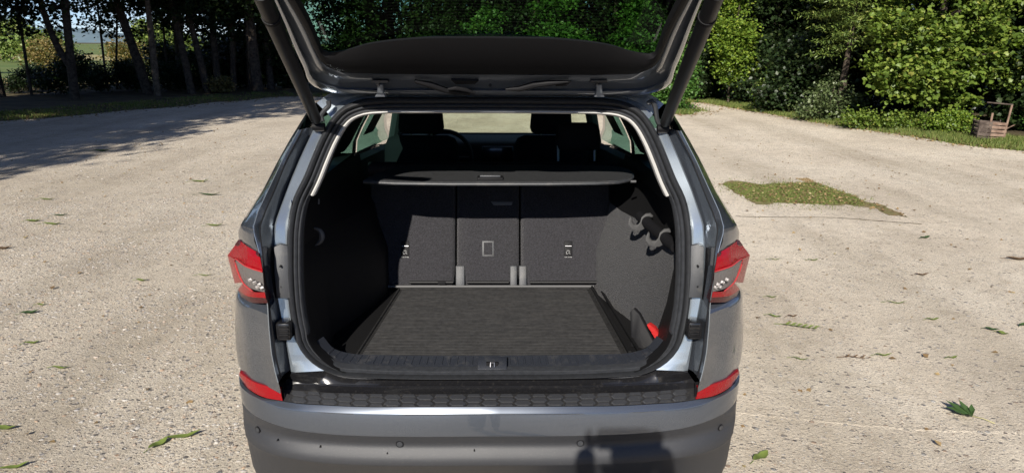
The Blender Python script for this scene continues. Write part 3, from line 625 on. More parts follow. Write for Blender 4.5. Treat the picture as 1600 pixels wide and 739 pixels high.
# rear head restraint on the right, front seats, dashboard, steering wheel
def seat_unit(px, v0, v1, Y, halfw, name, m=FABRIC, depth=.11):
    a, b = atY(px, v0, Y), atY(px, v1, Y); c = (a + b) / 2
    return rbox(name, (c.x, Y, c.z), (halfw * 2, depth, a.z - b.z), .035, m, car, taper=.88)
seat_unit(903, 192, 236, 1.45, .115, 'rear_headrest')
for px in (872, 929): MB().tube([atY(px, 225, 1.42), atY(px, 252, 1.40)], .006, 8).build('headrest_post', METAL, car)
for px, w_ in ((658, .135), (861, .125)):
    seat_unit(px, 160, 209, 2.15, w_, 'front_headrest')
    c = atY(px, 209, 2.15); rbox('front_seat', (c.x, 2.20, c.z - .36), (.50, .17, .70), .06, FABRIC, car, Matrix.Rotation(.12, 3, 'X'), taper=.85)
    rbox('seat_cushion', (c.x, 2.5, .62), (.52, .55, .16), .05, FABRIC, car)
    for q in (-.06, .06): MB().tube([Vector((c.x + q, 2.16, c.z + .03)), Vector((c.x + q, 2.17, c.z - .06))], .006, 8).build('headrest_post', METAL, car)
rbox('dashboard', (0, 3.12, 1.00), (1.46, .50, .31), .05, TRIM, car)
rbox('display_screen', (.02, 2.86, 1.06), (.22, .02, .13), .008, GLOSSB, car)
sw_c = atY(694, 244, 2.75)
ring_ = [sw_c + Vector((.185 * math.cos(a), .06 * math.sin(a), .18 * math.sin(a) - .02)) for a in np.linspace(0, 2 * math.pi, 29)]
stw = MB().tube(ring_, .015, 8, False).build('steering_wheel', TRIM, car); MB().tube([sw_c + Vector((-.17, 0, -.02)), sw_c + Vector((.17, 0, -.02))], .02, 6).build('wheel_spoke', TRIM, stw)
pair(MB().tube([Vector((.755, 3.30, 1.10)), Vector((.60, 2.76, 1.565))], .042, 10), 'inner_front_pillar_trim', HEADL)
rbox('centre_console', (0, 2.5, .72), (.24, .9, .28), .04, TRIM, car)
rbox('rear_mirror', (0.02, 2.86, 1.545), (.23, .03, .06), .012, TRIM, car)
slab('cabin_floor', -.78, .78, 1.25, 3.3, .36, .42, TRIM, car)
# --- right wall hooks, tube, pocket; left hook ----------------------
tubeP = [atY(1000, 338, .70), atY(1056, 386, .38)]
tb = MB().tube([tubeP[0], tubeP[1]], .021, 16).build('net_rail', BLACK, car)
def hook(c, r, parent, flip=1, m=HOOKM):
    pts = []
    for a in np.linspace(math.radians(-20), math.radians(215), 12):
        pts.append(c + Vector((-.75 * math.cos(a) * r * flip * -1, .35 * math.cos(a) * r, -math.sin(a) * r)))
    rd = [.0045 + .004 * math.sin(math.pi * i / 11) for i in range(12)]
    return MB().tube(pts, rd, 8).build('bag_hook', m, parent)
for f_, dx in ((.20, -.028), (.72, -.026)):
    c = tubeP[0].lerp(tubeP[1], f_); ax = (tubeP[1] - tubeP[0]).normalized(); u_ = ax.cross(Vector((0, 0, 1))).normalized(); w_ = u_.cross(ax)
    q0 = c + Vector((.0, -.004, -.004)); o_ = []
    for x, z in ((-.074, .018), (-.068, .030), (-.062, .022), (-.062, .008), (-.052, -.006), (-.036, -.008), (-.026, .004), (-.022, .022), (-.006, .034), (.014, .034), (.028, .022), (.020, .020), (.006, .024), (-.008, .016), (-.012, -.004), (-.002, -.022), (-.020, -.030), (-.044, -.028), (-.064, -.016), (-.076, .000)):
        o_.append(q0 + Vector((x, (x + .02) * .35, z)))
    MB().plate(o_, (.004, .013, .002)).build('bag_hook', HOOKM, car, bevel=.002)
c = atY(497, 369, .40); hk = MB().tube(resample([c + Vector((-.012, -.0, .03)), c + Vector((.008, 0, .02)), c + Vector((.014, 0, 0)), c + Vector((.006, 0, -.02)), c + Vector((-.012, 0, -.034))], 9), [.003, .006, .008, .010, .011, .010, .008, .006, .003], 8).build('bag_hook', HOOKM, car)
MB().tube([atY(498, 311, .40), atY(498, 319, .40)], .003, 6).build('net_eye', HOOKM, car)
# pocket divider by the right wall
pd = MB().plate([atY(984, 487, .40), atY(990, 481, .40), atY(999, 490, .40), atY(1008, 508, .38), atY(1018, 528, .36), atY(1026, 543, .34), atY(1004, 549, .34), atY(986, 549, .38)], (.010, .012, 0)).build('pocket_divider', BLACK, car, bevel=.004)
# floor side channels
for px0, px1 in ((925, 984), (936, 1000)):
    MB().tube([atY(px0, 449.5, 1.0) + Vector((0, 0, .004)), atY(px1, 552, .26) + Vector((0, 0, .004))], .006, 8).build('floor_rail', TRIM, car)
# ---------------------------------------------------------------- tailgate
HP = Vector((0, .44, 1.622)); GA = math.radians(32); GN = Vector((0, -math.sin(GA), -math.cos(GA)))
def gp(xl, xr, v, off=0):
    P0 = HP + GN * off; o = []
    for x in (xl, xr):
        d = ray(x, v); o.append(CAM + d * ((P0 - CAM).dot(GN) / d.dot(GN)))
    return Vector(((o[1].x - o[0].x) / 2, (o[0].y + o[1].y) / 2, (o[0].z + o[1].z) / 2))
def gc(v, off=0):
    p = gp(764, 766, v, off); p.x = 0; return p
GR = [[(765, 765, 149.5), (640, 890, 149.5), (570, 960, 149.5), (525, 1010, 147.5), (492, 1040, 137), (474, 1056, 105), (463, 1068, 80), (447, 1083, 40), (430, 1100, 0), (411, 1120, -45)],
      [(765, 765, 116), (640, 890, 116), (570, 960, 115), (537, 1002, 113), (511, 1024, 102), (492, 1038, 78), (485, 1046, 60), (468, 1062, 28), (451, 1078, 0), (429, 1100, -45)],
      [(765, 765, 57), (640, 890, 60), (575, 958, 69), (538, 996, 80), (510, 1020, 82), (500, 1028, 66), (494, 1036, 48), (482, 1046, 22), (470, 1057, 0), (452, 1078, -45)]]
def grow(t, off):
    """t = 0 outer rim .. 1 trim edge .. 2 glass edge"""
    a = int(min(1, math.floor(t))); f = t - a; P = []
    for (x0, x1, v), (y0, y1, w_) in zip(GR[a], GR[a + 1]):
        X0, X1, V = x0 + (y0 - x0) * f, x1 + (y1 - x1) * f, v + (w_ - v) * f
        p = gp(X0, X1, V, off)
        if x0 == 765: p.x = 0
        P.append(p)
    return resample(P, 37)
gate = MB().grid(half([grow(0, -.055), grow(0, -.03), grow(0, 0), grow(.10, .012), grow(.22, .014), grow(.30, .002), grow(.55, .002), grow(.68, .012), grow(.78, .022), grow(.97, .022), grow(1.0, .018)])).build('tailgate', PAINT_GATE_LIT, car, ang=50)
MB().grid(half([grow(.985, .019), grow(1.02, .030), grow(1.15, .034), grow(1.55, .036), grow(1.95, .022), grow(2, .010)])).build('window_surround', BLACK, gate, ang=50)
gl = resample([gp(*q, .009) for q in [(765, 765, 57), (640, 890, 60), (575, 958, 69), (538, 996, 80), (510, 1020, 82), (500, 1028, 66), (494, 1036, 48), (482, 1046, 22), (470, 1057, 0), (452, 1078, -45)]], 37)
gl[0].x = 0
top_ = gl[-1].y
g_rows = [[Vector((p.x * u, p.y, p.z)) + GN * (-.012 * (1 - u * u)) for u in np.linspace(-1, 1, 17)] for p in [gl[0].lerp(gl[-1], t) for t in np.linspace(0, 1, 9)]]
# pane follows the surround outline: fan from outline towards the far edge
out = half([gl])[0]; n_ = len(out)
pane_rows = []
for k_ in range(n_ // 2 + 1):
    a, b = out[k_], out[n_ - 1 - k_]
    pane_rows.append([a.lerp(b, t) - GN * .010 * 4 * t * (1 - t) * 1.0 for t in np.linspace(0, 1, 13)])
MB().grid(pane_rows).build('rear_window', GL_REAR, gate, ang=80)
# lower half of the gate, flatter, above and behind the lens
e0 = [p for p in (grow(0, -.055)[-1], grow(0, .0)[-1], grow(1, .018)[-1], grow(2, .01)[-1])]
hw, ye, ze = e0[1].x, e0[1].y, e0[1].z
L0 = []
for y, z, w_ in ((ye, ze, hw), (ye - .12, ze + .09, hw + .02), (ye - .30, ze + .20, hw + .0), (-.50, 2.265, hw - .06)):
    L0.append([Vector((u * w_, y + .04 * u * u, z - .01 * u * u)) for u in np.linspace(-1, 1, 13)])
MB().grid(L0).build('tailgate_inner_panel', BLACK, gate)
U0 = []
for y, z, w_ in ((ye + .03, ze + .055, hw), (ye - .10, ze + .20, hw + .03), (ye - .27, ze + .31, hw + .02), (-.52, 2.37, hw - .03), (-.515, 2.275, hw - .055)):
    U0.append([Vector((u * w_, y + .04 * u * u, z - .02 * u * u)) for u in np.linspace(-1, 1, 13)])
MB().grid(U0).grid([[r[0] for r in L0], [r[0] for r in U0[:4]]]).grid([[r[-1] for r in L0], [r[-1] for r in U0[:4]]]).build('tailgate_skin', PAINT, gate)
spo = resample([p - GN * 0 for p in grow(0, -.055)[:24]], 20)
MB().grid(half([spo, [p - GN * .03 + Vector((0, -.06, .05)) for p in spo]])).build('roof_spoiler', PAINT, gate)
for x in (593.5, 936.5):
    a = atY(x, 150, .44); b = atY(x, 128, .42)
    hg = MB().plate([atY(x - 8, 152, .37), atY(x - 4.5, 146, .36), atY(x - 4, 133, .31), atY(x + 4, 133, .31), atY(x + 5, 146, .36), atY(x + 8.5, 152, .37)], (0, .02, .004)).build('hinge', HINGEM, gate, bevel=.002)
    MB().plate([atY(x - 14, 130, .29), atY(x + 13, 130, .29), atY(x + 13, 126, .285), atY(x - 14, 126, .285)], (0, .03, 0)).build('hinge_plate', PLAST, gate, bevel=.002)
    MB().tube([atY(x - 3, 134, .30), atY(x - 3, 127, .30)], .006, 8).build('hinge_bolt', BLACK, gate)
def gt(px, v, off=0.03):
    d = ray(px, v); P0 = HP + GN * off; return CAM + d * ((P0 - CAM).dot(GN) / d.dot(GN))
MB().tube([gt(648, 127), gt(672, 133), gt(695, 141), gt(712, 145), gt(735, 147)], [.006, .011, .010, .007, .005], 10).build('cable_boot', BLACK, gate)
MB().tube([gt(700, 140, .035), gt(712, 138, .035), gt(728, 141, .035), gt(742, 146, .035)], [.004, .007, .007, .004], 8).build('cable_clip', BLACK, gate)
MB().plate([gt(705, 126), gt(748, 127), gt(742, 132), gt(712, 132)], GN * -.02).build('gate_slot', BLACK, gate, smooth=False)
MB().tube([gt(766, 133.5, .02), gt(766, 133.5, .024)], .0055, 12).build('drain_plug', BLACK, gate)
MB().tube([gt(790, 140), gt(812, 139), gt(835, 133), gt(858, 130), (gt(888, 128))], [.004, .010, .012, .010, .004], 10).build('cable_boot', BLACK, gate)
MB().tube([gt(868, 134), gt(884, 132), gt(892, 127)], [.003, .006, .003], 8).build('cable_clip', BLACK, gate)
# struts
for s_, pb, pt, p0 in ((-1, (494, 188), (412, 0), (498, 196)), (1, (1039, 193), (1116, 0), (1036, 199))):
    B0 = atY(*pb, .37); T0 = atY(*pt, -.30); T1 = B0.lerp(T0, 1.04)
    c1 = B0.lerp(T0, .90)
    st = MB().tube([B0, B0.lerp(T0, .02), B0.lerp(T0, .89)], [.015, .0185, .0220], 20).build('tailgate_strut', STRUTM, car)
    MB().tube([B0.lerp(T0, .885), B0.lerp(T0, .90)], .0238, 20).build('strut_collar', BLACK, st)
    MB().tube([B0.lerp(T0, .90), T1], .0212, 20).build('strut_upper_tube', STRUTM, st)
    ball = atY(*p0, .385)
    MB().tube([ball + Vector((-.020, 0, -.004)), ball + Vector((.020, 0, -.004))], .013, 12).build('ball_joint', BLACK, st)
    MB().box(ball + Vector((0, .01, -.014)), (.034, .02, .014)).build('joint_bracket', METAL, st, bevel=.004)
    # rubber cable grommet on the corner
    if s_ < 0: gpts = [(513, 158), (514, 165), (508, 172), (502, 182), (504, 191)]
    else: gpts = [(1012, 163), (1018, 158.5), (1023, 165), (1025, 176), (1027, 188), (1031, 196)]
    MB().tube(resample([atY(a, b, .425) for a, b in gpts], 14), .0085, 8).build('cable_grommet', RUBBER, car)
# ================================================================ THE PLACE
def nd(m): return m.node_tree.nodes, m.node_tree.links
def gravel_mat():
    m = bpy.data.materials.new('gravel_ground'); m.use_nodes = True; n, l = nd(m); b = n['Principled BSDF']
    b.inputs['Roughness'].default_value = .92; b.inputs['Specular IOR Level'].default_value = .2
    tc = n.new('ShaderNodeTexCoord'); P = tc.outputs['Object']
    def noise_(s, d=5, r=.6):
        t = n.new('ShaderNodeTexNoise'); t.inputs['Scale'].default_value = s; t.inputs['Detail'].default_value = d; t.inputs['Roughness'].default_value = r; l.new(P, t.inputs['Vector']); return t.outputs['Fac']
    def ramp(f, st):
        r = n.new('ShaderNodeValToRGB'); e = r.color_ramp.elements
        while len(e) > 1: e.remove(e[-1])
        e[0].position, e[0].color = st[0][0], (*st[0][1], 1)
        for p, c in st[1:]: q = e.new(p); q.color = (*c, 1)
        l.new(f, r.inputs[0]); return r.outputs[0]
    def mix(f, a, c, t='MIX'):
        x = n.new('ShaderNodeMix'); x.data_type = 'RGBA'; x.blend_type = t
        (l.new(f, x.inputs[0]) if not isinstance(f, float) else setattr(x.inputs[0], 'default_value', f)); l.new(a, x.inputs[6]); l.new(c, x.inputs[7]); return x.outputs[2]
    base = ramp(noise_(.55, 7, .65), [(.30, (.47, .405, .318)), (.5, (.58, .510, .408)), (.70, (.64, .575, .472))])
    fine = ramp(noise_(45, 8, .75), [(.30, (.62, .60, .58)), (.45, (.95, .95, .95)), (.66, (1.12, 1.11, 1.09))])
    c = mix(1.0, base, fine, 'MULTIPLY')
    hs = []
    # worn wheel tracks and dusty patches
    mpn = n.new('ShaderNodeMapping'); mpn.inputs['Rotation'].default_value = (0, 0, -.35); mpn.inputs['Scale'].default_value = (.75, .09, 1); l.new(P, mpn.inputs[0])
    tk = n.new('ShaderNodeTexNoise'); tk.inputs['Scale'].default_value = 1.6; tk.inputs['Detail'].default_value = 5; l.new(mpn.outputs[0], tk.inputs['Vector'])
    c = mix(1.0, c, ramp(tk.outputs['Fac'], [(.36, (.84, .83, .81)), (.5, (1, 1, 1)), (.64, (1.08, 1.08, 1.08))]), 'MULTIPLY')
    c = mix(1.0, c, ramp(noise_(6, 6, .7), [(.36, (.86, .85, .83)), (.5, (1, 1, 1)), (.66, (1.07, 1.07, 1.06))]), 'MULTIPLY')
    sep = n.new('ShaderNodeSeparateXYZ'); l.new(P, sep.inputs[0])
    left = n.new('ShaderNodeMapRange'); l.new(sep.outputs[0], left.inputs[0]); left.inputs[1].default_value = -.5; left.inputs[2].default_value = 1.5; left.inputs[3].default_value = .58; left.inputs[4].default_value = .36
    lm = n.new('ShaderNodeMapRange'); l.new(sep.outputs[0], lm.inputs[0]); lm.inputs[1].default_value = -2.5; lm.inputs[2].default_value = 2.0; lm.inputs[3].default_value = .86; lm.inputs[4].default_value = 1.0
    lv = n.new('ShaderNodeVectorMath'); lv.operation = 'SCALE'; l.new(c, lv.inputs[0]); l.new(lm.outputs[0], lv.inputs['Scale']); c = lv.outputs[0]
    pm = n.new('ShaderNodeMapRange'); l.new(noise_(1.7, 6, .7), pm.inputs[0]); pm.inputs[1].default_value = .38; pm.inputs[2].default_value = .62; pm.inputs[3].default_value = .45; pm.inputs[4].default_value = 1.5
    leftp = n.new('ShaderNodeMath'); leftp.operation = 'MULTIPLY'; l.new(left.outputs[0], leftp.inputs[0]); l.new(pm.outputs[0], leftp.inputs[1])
    for sc, thr in ((26, .30), (58, .40), (130, .5)):
        v = n.new('ShaderNodeTexVoronoi'); v.inputs['Scale'].default_value = sc; v.inputs['Randomness'].default_value = 1; l.new(P, v.inputs['Vector'])
        rr = n.new('ShaderNodeSeparateColor'); l.new(v.outputs['Color'], rr.inputs[0])
        lt = n.new('ShaderNodeMath'); lt.operation = 'LESS_THAN'; l.new(rr.outputs[0], lt.inputs[0])
        ms = n.new('ShaderNodeMath'); ms.operation = 'MULTIPLY'; ms.inputs[1].default_value = thr / .45; l.new(leftp.outputs[0], ms.inputs[0]); l.new(ms.outputs[0], lt.inputs[1])
        d = n.new('ShaderNodeMapRange'); l.new(v.outputs['Distance'], d.inputs[0]); d.inputs[1].default_value = .34; d.inputs[2].default_value = .26; d.inputs[3].default_value = 0; d.inputs[4].default_value = 1
        k_ = n.new('ShaderNodeMath'); k_.operation = 'MULTIPLY'; l.new(lt.outputs[0], k_.inputs[0]); l.new(d.outputs[0], k_.inputs[1])
        col = ramp(rr.outputs[1], [(0, (.10, .095, .09)), (.18, (.22, .20, .18)), (.4, (.40, .36, .30)), (.6, (.34, .24, .17)), (.75, (.47, .44, .39)), (.9, (.20, .19, .19)), (1, (.56, .54, .50))])
        c = mix(k_.outputs[0], c, col); hs.append(k_.outputs[0])
    l.new(c, b.inputs['Base Color'])
    h = n.new('ShaderNodeMath'); h.operation = 'ADD'; l.new(hs[0], h.inputs[0]); l.new(hs[1], h.inputs[1])
    h2 = n.new('ShaderNodeMath'); h2.operation = 'MULTIPLY_ADD'; l.new(noise_(70, 8, .75), h2.inputs[0]); h2.inputs[1].default_value = 2.2; l.new(h.outputs[0], h2.inputs[2])
    q = n.new('ShaderNodeBump'); q.inputs['Strength'].default_value = .85; q.inputs['Distance'].default_value = .012; l.new(h2.outputs[0], q.inputs['Height']); l.new(q.outputs[0], b.inputs['Normal'])
    return m
def two_tone(name, a, c, sc, bump_=(40, .5), lo_=.4, hi_=.6):
    m = mat(name, a, .95, 0, .1, 0, bump_); n, l = nd(m); b = n['Principled BSDF']; tc = n.new('ShaderNodeTexCoord')
    t = n.new('ShaderNodeTexNoise'); t.inputs['Scale'].default_value = sc; t.inputs['Detail'].default_value = 8; t.inputs['Roughness'].default_value = .7
    r = n.new('ShaderNodeValToRGB'); r.color_ramp.elements[0].position = lo_; r.color_ramp.elements[1].position = hi_
    r.color_ramp.elements[0].color = (*a, 1); r.color_ramp.elements[1].color = (*c, 1)
    l.new(tc.outputs['Object'], t.inputs[0]); l.new(t.outputs['Fac'], r.inputs[0]); l.new(r.outputs[0], b.inputs['Base Color']); return m
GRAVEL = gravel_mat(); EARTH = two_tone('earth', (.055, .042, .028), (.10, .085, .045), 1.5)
VERGE = two_tone('verge', (.10, .115, .035), (.20, .155, .09), 2.2); MEADOW = two_tone('meadow', (.075, .115, .035), (.13, .15, .055), .05, (.5, .2))
DRY = two_tone('dry_field', (.34, .26, .13), (.24, .22, .10), .3); HILL_HAZE = two_tone('hill_haze', (.09, .135, .16), (.12, .165, .19), .01)  # hill colour is blued to stand for distance haze
def flat(name, poly, z, m, kind='structure', sub_=0):
    o = MB().add([Vector((x, y, z)) for x, y in poly], [tuple(range(len(poly)))]).build(name, m, None, smooth=False); o['kind'] = kind; return o
o = MB().grid([[Vector((x, y, 0)) for x in np.linspace(-4000, 4000, 9)] for y in np.linspace(-4000, 4000, 9)]).build('ground', EARTH, None); o['kind'] = 'structure'
EP = [(-45, 186), (0, 190), (50, 187), (100, 183), (150, 178), (200, 173), (250, 170), (300, 165), (340, 160), (380, 157.5), (420, 153), (460, 151), (520, 154), (600, 160), (680, 164), (760, 167.5), (840, 169.5), (930, 172), (1020, 177), (1062, 180),
      (1074, 166), (1084, 159.5), (1110, 163), (1160, 172), (1210, 180), (1250, 187), (1300, 196), (1340, 202), (1400, 210), (1450, 218), (1500, 226), (1560, 233), (1600, 236), (1680, 248)]
EW = [gnd(*p) for p in EP]; EW = [p.to_2d() for p in resample(EW, 420, True)]
ed = [(p.x + .10 * noise.noise((p.x * 1.3, p.y * 1.3, 3)) + .05 * noise.noise((p.x * 5, p.y * 5, 9)), p.y + .22 * noise.noise((p.x * .9, p.y * .9, 7)) + .08 * noise.noise((p.x * 4, p.y * 4, 1))) for p in EW]
lot_poly = [(-17.5, -30), ] + [(-14.6, 10), ] + ed + [(ed[-1][0] + 1.0, ed[-1][1] - 4), (16, -30)]
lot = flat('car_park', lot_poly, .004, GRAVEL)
# verge strips just outside the lot (a sheet under it, 2 mm above the earth)
def offs(pts, a, b, d0, d1):
    out_ = []
    for i in range(a, b):
        t = (Vector(pts[min(i + 1, len(pts) - 1)]) - Vector(pts[max(i - 1, 0)])).normalized(); nrm = Vector((-t.y, t.x))
        out_.append((Vector(pts[i]) + nrm * d0, Vector(pts[i]) + nrm * d1))
    return out_
iL = min(range(len(ed)), key=lambda i: (Vector(ed[i]) - gnd(560, 157).to_2d()).length)
st_ = offs(ed, iL, len(ed), -.25, 2.2)
vg = MB()
for (a, b), (c, d) in zip(st_, st_[1:]): vg.add([(a.x, a.y, .002), (c.x, c.y, .002), (d.x, d.y, .002), (b.x, b.y, .002)], [(0, 1, 2, 3)])
vo = vg.build('grass_verge', VERGE, None, smooth=False); vo['kind'] = 'structure'
md = flat('meadow', [(-14, 34), (-700, 34), (-1500, 900), (-60, 900), (-14, 60)], .004, MEADOW)
dr = flat('dry_grass_strip', [(-13, 31), (-60, 31), (-60, 35.5), (-13, 35.5)], .010, DRY)
dr2 = flat('stubble_field', [(-30, 75), (-300, 75), (-400, 110), (-45, 110)], .010, two_tone('stubble', (.30, .25, .13), (.22, .21, .10), .1))
hl = MB(); hx = np.linspace(-4200, 900, 60)
hh_ = [34 + 16 * math.sin(x / 420) + 10 * math.sin(x / 150 + 1) + 9 * noise.noise((x / 90, 0, 0)) for x in hx]
hl.grid([[Vector((x, 2700, -2)) for x in hx], [Vector((x, 2850, h * .7)) for x, h in zip(hx, hh_)], [Vector((x, 3050, h)) for x, h in zip(hx, hh_)], [Vector((x, 3500, h * .5)) for x, h in zip(hx, hh_)]])
ho = hl.build('hills', HILL_HAZE, None); ho['kind'] = 'structure'
# --- leaves ---------------------------------------------------------
def leaf_mat(name, cols, trans=.35, rough=.45):
    m = bpy.data.materials.new(name); m.use_nodes = True; n, l = nd(m); n.clear(); o = n.new('ShaderNodeOutputMaterial')
    a = n.new('ShaderNodeAttribute'); a.attribute_name = 'rnd'; r = n.new('ShaderNodeValToRGB'); e = r.color_ramp.elements
    while len(e) > 1: e.remove(e[-1])
    e[0].position, e[0].color = 0, (*cols[0], 1)
    for i, c in enumerate(cols[1:]): q = e.new((i + 1) / (len(cols) - 1)); q.color = (*c, 1)
    l.new(a.outputs['Fac'], r.inputs[0])
    p = n.new('ShaderNodeBsdfPrincipled'); p.inputs['Roughness'].default_value = rough; p.inputs['Specular IOR Level'].default_value = .35
    t = n.new('ShaderNodeBsdfTranslucent'); x = n.new('ShaderNodeMixShader'); x.inputs[0].default_value = trans
    br = n.new('ShaderNodeVectorMath'); br.operation = 'MULTIPLY'; br.inputs[1].default_value = (1.25, 1.3, .5); l.new(r.outputs[0], br.inputs[0])
    l.new(r.outputs[0], p.inputs['Base Color']); l.new(br.outputs[0], t.inputs[0]); l.new(p.outputs[0], x.inputs[1]); l.new(t.outputs[0], x.inputs[2]); l.new(x.outputs[0], o.inputs[0]); return m
LEAF = {'maple': leaf_mat('leaf_maple', [(.028, .052, .010), (.075, .120, .018), (.12, .18, .028), (.19, .24, .045), (.29, .27, .07)]),
        'dark': leaf_mat('leaf_shaded', [(.008, .015, .005), (.014, .027, .008), (.022, .042, .012), (.05, .06, .018)], .2),  # leaf colour lowered to stand for the deep shade of the wood
        'yellow': leaf_mat('leaf_yellow', [(.05, .10, .014), (.11, .18, .022), (.18, .25, .035), (.28, .31, .05)]),
        'fresh': leaf_mat('leaf_fresh', [(.022, .055, .012), (.045, .11, .02), (.08, .17, .03), (.14, .22, .045)]),
        'conifer': leaf_mat('leaf_conifer', [(.04, .07, .018), (.09, .14, .030), (.16, .21, .045), (.22, .22, .075)], .2),
        'grey': leaf_mat('leaf_grey', [(.035, .055, .020), (.06, .085, .03), (.09, .12, .045), (.20, .22, .14)], .2),
        'autumn': leaf_mat('leaf_autumn', [(.07, .085, .025), (.13, .12, .04), (.22, .16, .06), (.30, .22, .10)]),
        'grass': leaf_mat('grass_blade', [(.06, .095, .018), (.10, .14, .028), (.15, .18, .045), (.26, .22, .09)], .3, .7),
        'litter': leaf_mat('litter', [(.09, .055, .025), (.17, .11, .05), (.27, .19, .09), (.28, .26, .13)], .1, .8)}
BARK = two_tone('bark', (.028, .022, .018), (.075, .060, .046), 9, (30, .9)); BARKL = two_tone('bark_light', (.06, .047, .035), (.14, .11, .08), 8, (30, .8))
LF4 = (np.array([[0, 0, 0], [-.46, .42, .12], [0, 1.0, -.05], [.46, .42, .12]]), [(0, 2, 1), (0, 3, 2)])
LFM = (np.array([[0, 0, 0], [-.5, .22, .05], [-.30, .48, .10], [-.34, .8, .02], [0, 1.05, -.08], [.34, .8, .02], [.30, .48, .10], [.5, .22, .05], [0, .5, -.02]]),
       [(0, 8, 2, 1), (2, 8, 4, 3), (8, 6, 5, 4), (0, 7, 6, 8)])
LFN = (np.array([[0, 0, 0], [-.12, .5, .02], [0, 1.0, -.1], [.12, .5, .02]]), [(0, 3, 2, 1)])
def leaves_mesh(name, C_, size, tmpl, m, droop=0.35, normal_up=.6, dirs=None):
    """one mesh of many small leaves at the points C_"""
    T, F = tmpl; N = len(C_); r = rng
    nrm = r.normal(size=(N, 3)); nrm[:, 2] = np.abs(nrm[:, 2]) + normal_up; nrm[:, 1] -= .25; nrm /= np.linalg.norm(nrm, axis=1)[:, None]
    d = r.normal(size=(N, 3)) if dirs is None else dirs + r.normal(size=(N, 3)) * .35
    d[:, 2] -= droop; d -= nrm * (d * nrm).sum(1)[:, None]; d /= np.linalg.norm(d, axis=1)[:, None] + 1e-9
    s_ = np.cross(d, nrm); sz = size * r.uniform(.55, 1.25, N)
    V = C_[:, None, :] + (T[None, :, 0, None] * s_[:, None, :] + T[None, :, 1, None] * d[:, None, :] + T[None, :, 2, None] * nrm[:, None, :]) * sz[:, None, None]
    nv = len(T); V = V.reshape(-1, 3)
    lt = np.array([len(f) for f in F]); idx = np.concatenate([np.array(f) for f in F])
    loops = (idx[None, :] + (np.arange(N) * nv)[:, None]).ravel(); tot = np.tile(lt, N); start = np.concatenate([[0], np.cumsum(tot)[:-1]])
    me = bpy.data.meshes.new(name); me.vertices.add(len(V)); me.vertices.foreach_set('co', V.ravel().astype(np.float32))
    me.loops.add(len(loops)); me.loops.foreach_set('vertex_index', loops.astype(np.int32)); me.polygons.add(len(tot))
    me.polygons.foreach_set('loop_start', start.astype(np.int32)); me.polygons.foreach_set('loop_total', tot.astype(np.int32))
    me.update(calc_edges=True)
    at = me.attributes.new('rnd', 'FLOAT', 'FACE'); at.data.foreach_set('value', np.repeat(np.clip(r.beta(2, 2.6, N), 0, 1), len(F)).astype(np.float32))
    me.materials.append(m); return me
def crown_points(ells, nclump, per, cr, shell=.55, flat_=.62):
    vol = np.array([e[3] * e[4] * e[5] for e in ells]) ** .7; pk = rng.choice(len(ells), nclump, p=vol / vol.sum()); cc = []
    for k_ in pk:
        e = ells[k_]; u = rng.normal(size=3); u /= np.linalg.norm(u); rr = rng.uniform(shell, 1.02) if rng.random() < .8 else rng.uniform(0, shell)
        cc.append(np.array(e[:3]) + u * rr * np.array(e[3:6]))
    cc = np.array(cc); P = []
    for c in cc:
        k_ = int(per * rng.uniform(.5, 1.5)); q = rng.normal(size=(k_, 3)) * cr * rng.uniform(.6, 1.3) * np.array([1, 1, flat_]); P.append(c + q)
    return cc, np.concatenate(P)
def make_tree(name, label, loc, ells, nclump, per, cr, leaf, kind, trunk, cat='tree', tmpl=LF4, group=None, barkm=BARK, droop=.35, nbr=12, shell=.55, minz=.05, flat_=.62):
    t = root(name, loc, label, cat, group)
    cc, P = crown_points(ells, nclump, per, cr, shell, flat_); P = P[P[:, 2] > minz]
    cm = leaves_mesh('crown', P, leaf, tmpl, LEAF[kind], droop); cw = link('crown', cm, None, t, smooth=False)
    if trunk:
        m_ = MB()
        for pts, rad in trunk:
            m_.tube(resample(pts, max(6, len(pts) * 3)), list(np.linspace(rad, rad * .45, max(6, len(pts) * 3)) * (1 + .05 * rng.normal(size=max(6, len(pts) * 3)))), 9)
        spine = resample(trunk[0][0], 20)
        for q in rng.choice(len(cc), min(nbr, len(cc)), replace=False):
            c = Vector(cc[q]); b = min(spine, key=lambda p: abs(p.z - (c.z - .35 * (c - p).xy.length))); mid_ = b.lerp(c, .5) + Vector((0, 0, .10 * (c - b).length))
            m_.tube([b, mid_, c], [trunk[0][1] * .35, trunk[0][1] * .2, .008], 5, False)
        m_.build('trunk', barkm, t)
    return t
def clone(t, loc, rz, sc, label, group=None):
    c = t.copy(); COL.objects.link(c); c.location = loc; c.rotation_euler = (0, 0, rz); c.scale = (sc, sc, sc); c['label'] = label
    if group: c['group'] = group
    for ch in t.children:
        d = ch.copy(); COL.objects.link(d); d.parent = c
    return c
def V3(*a): return Vector(a)
def G(px, v): p = gnd(px, v); return (p.x, p.y, 0)
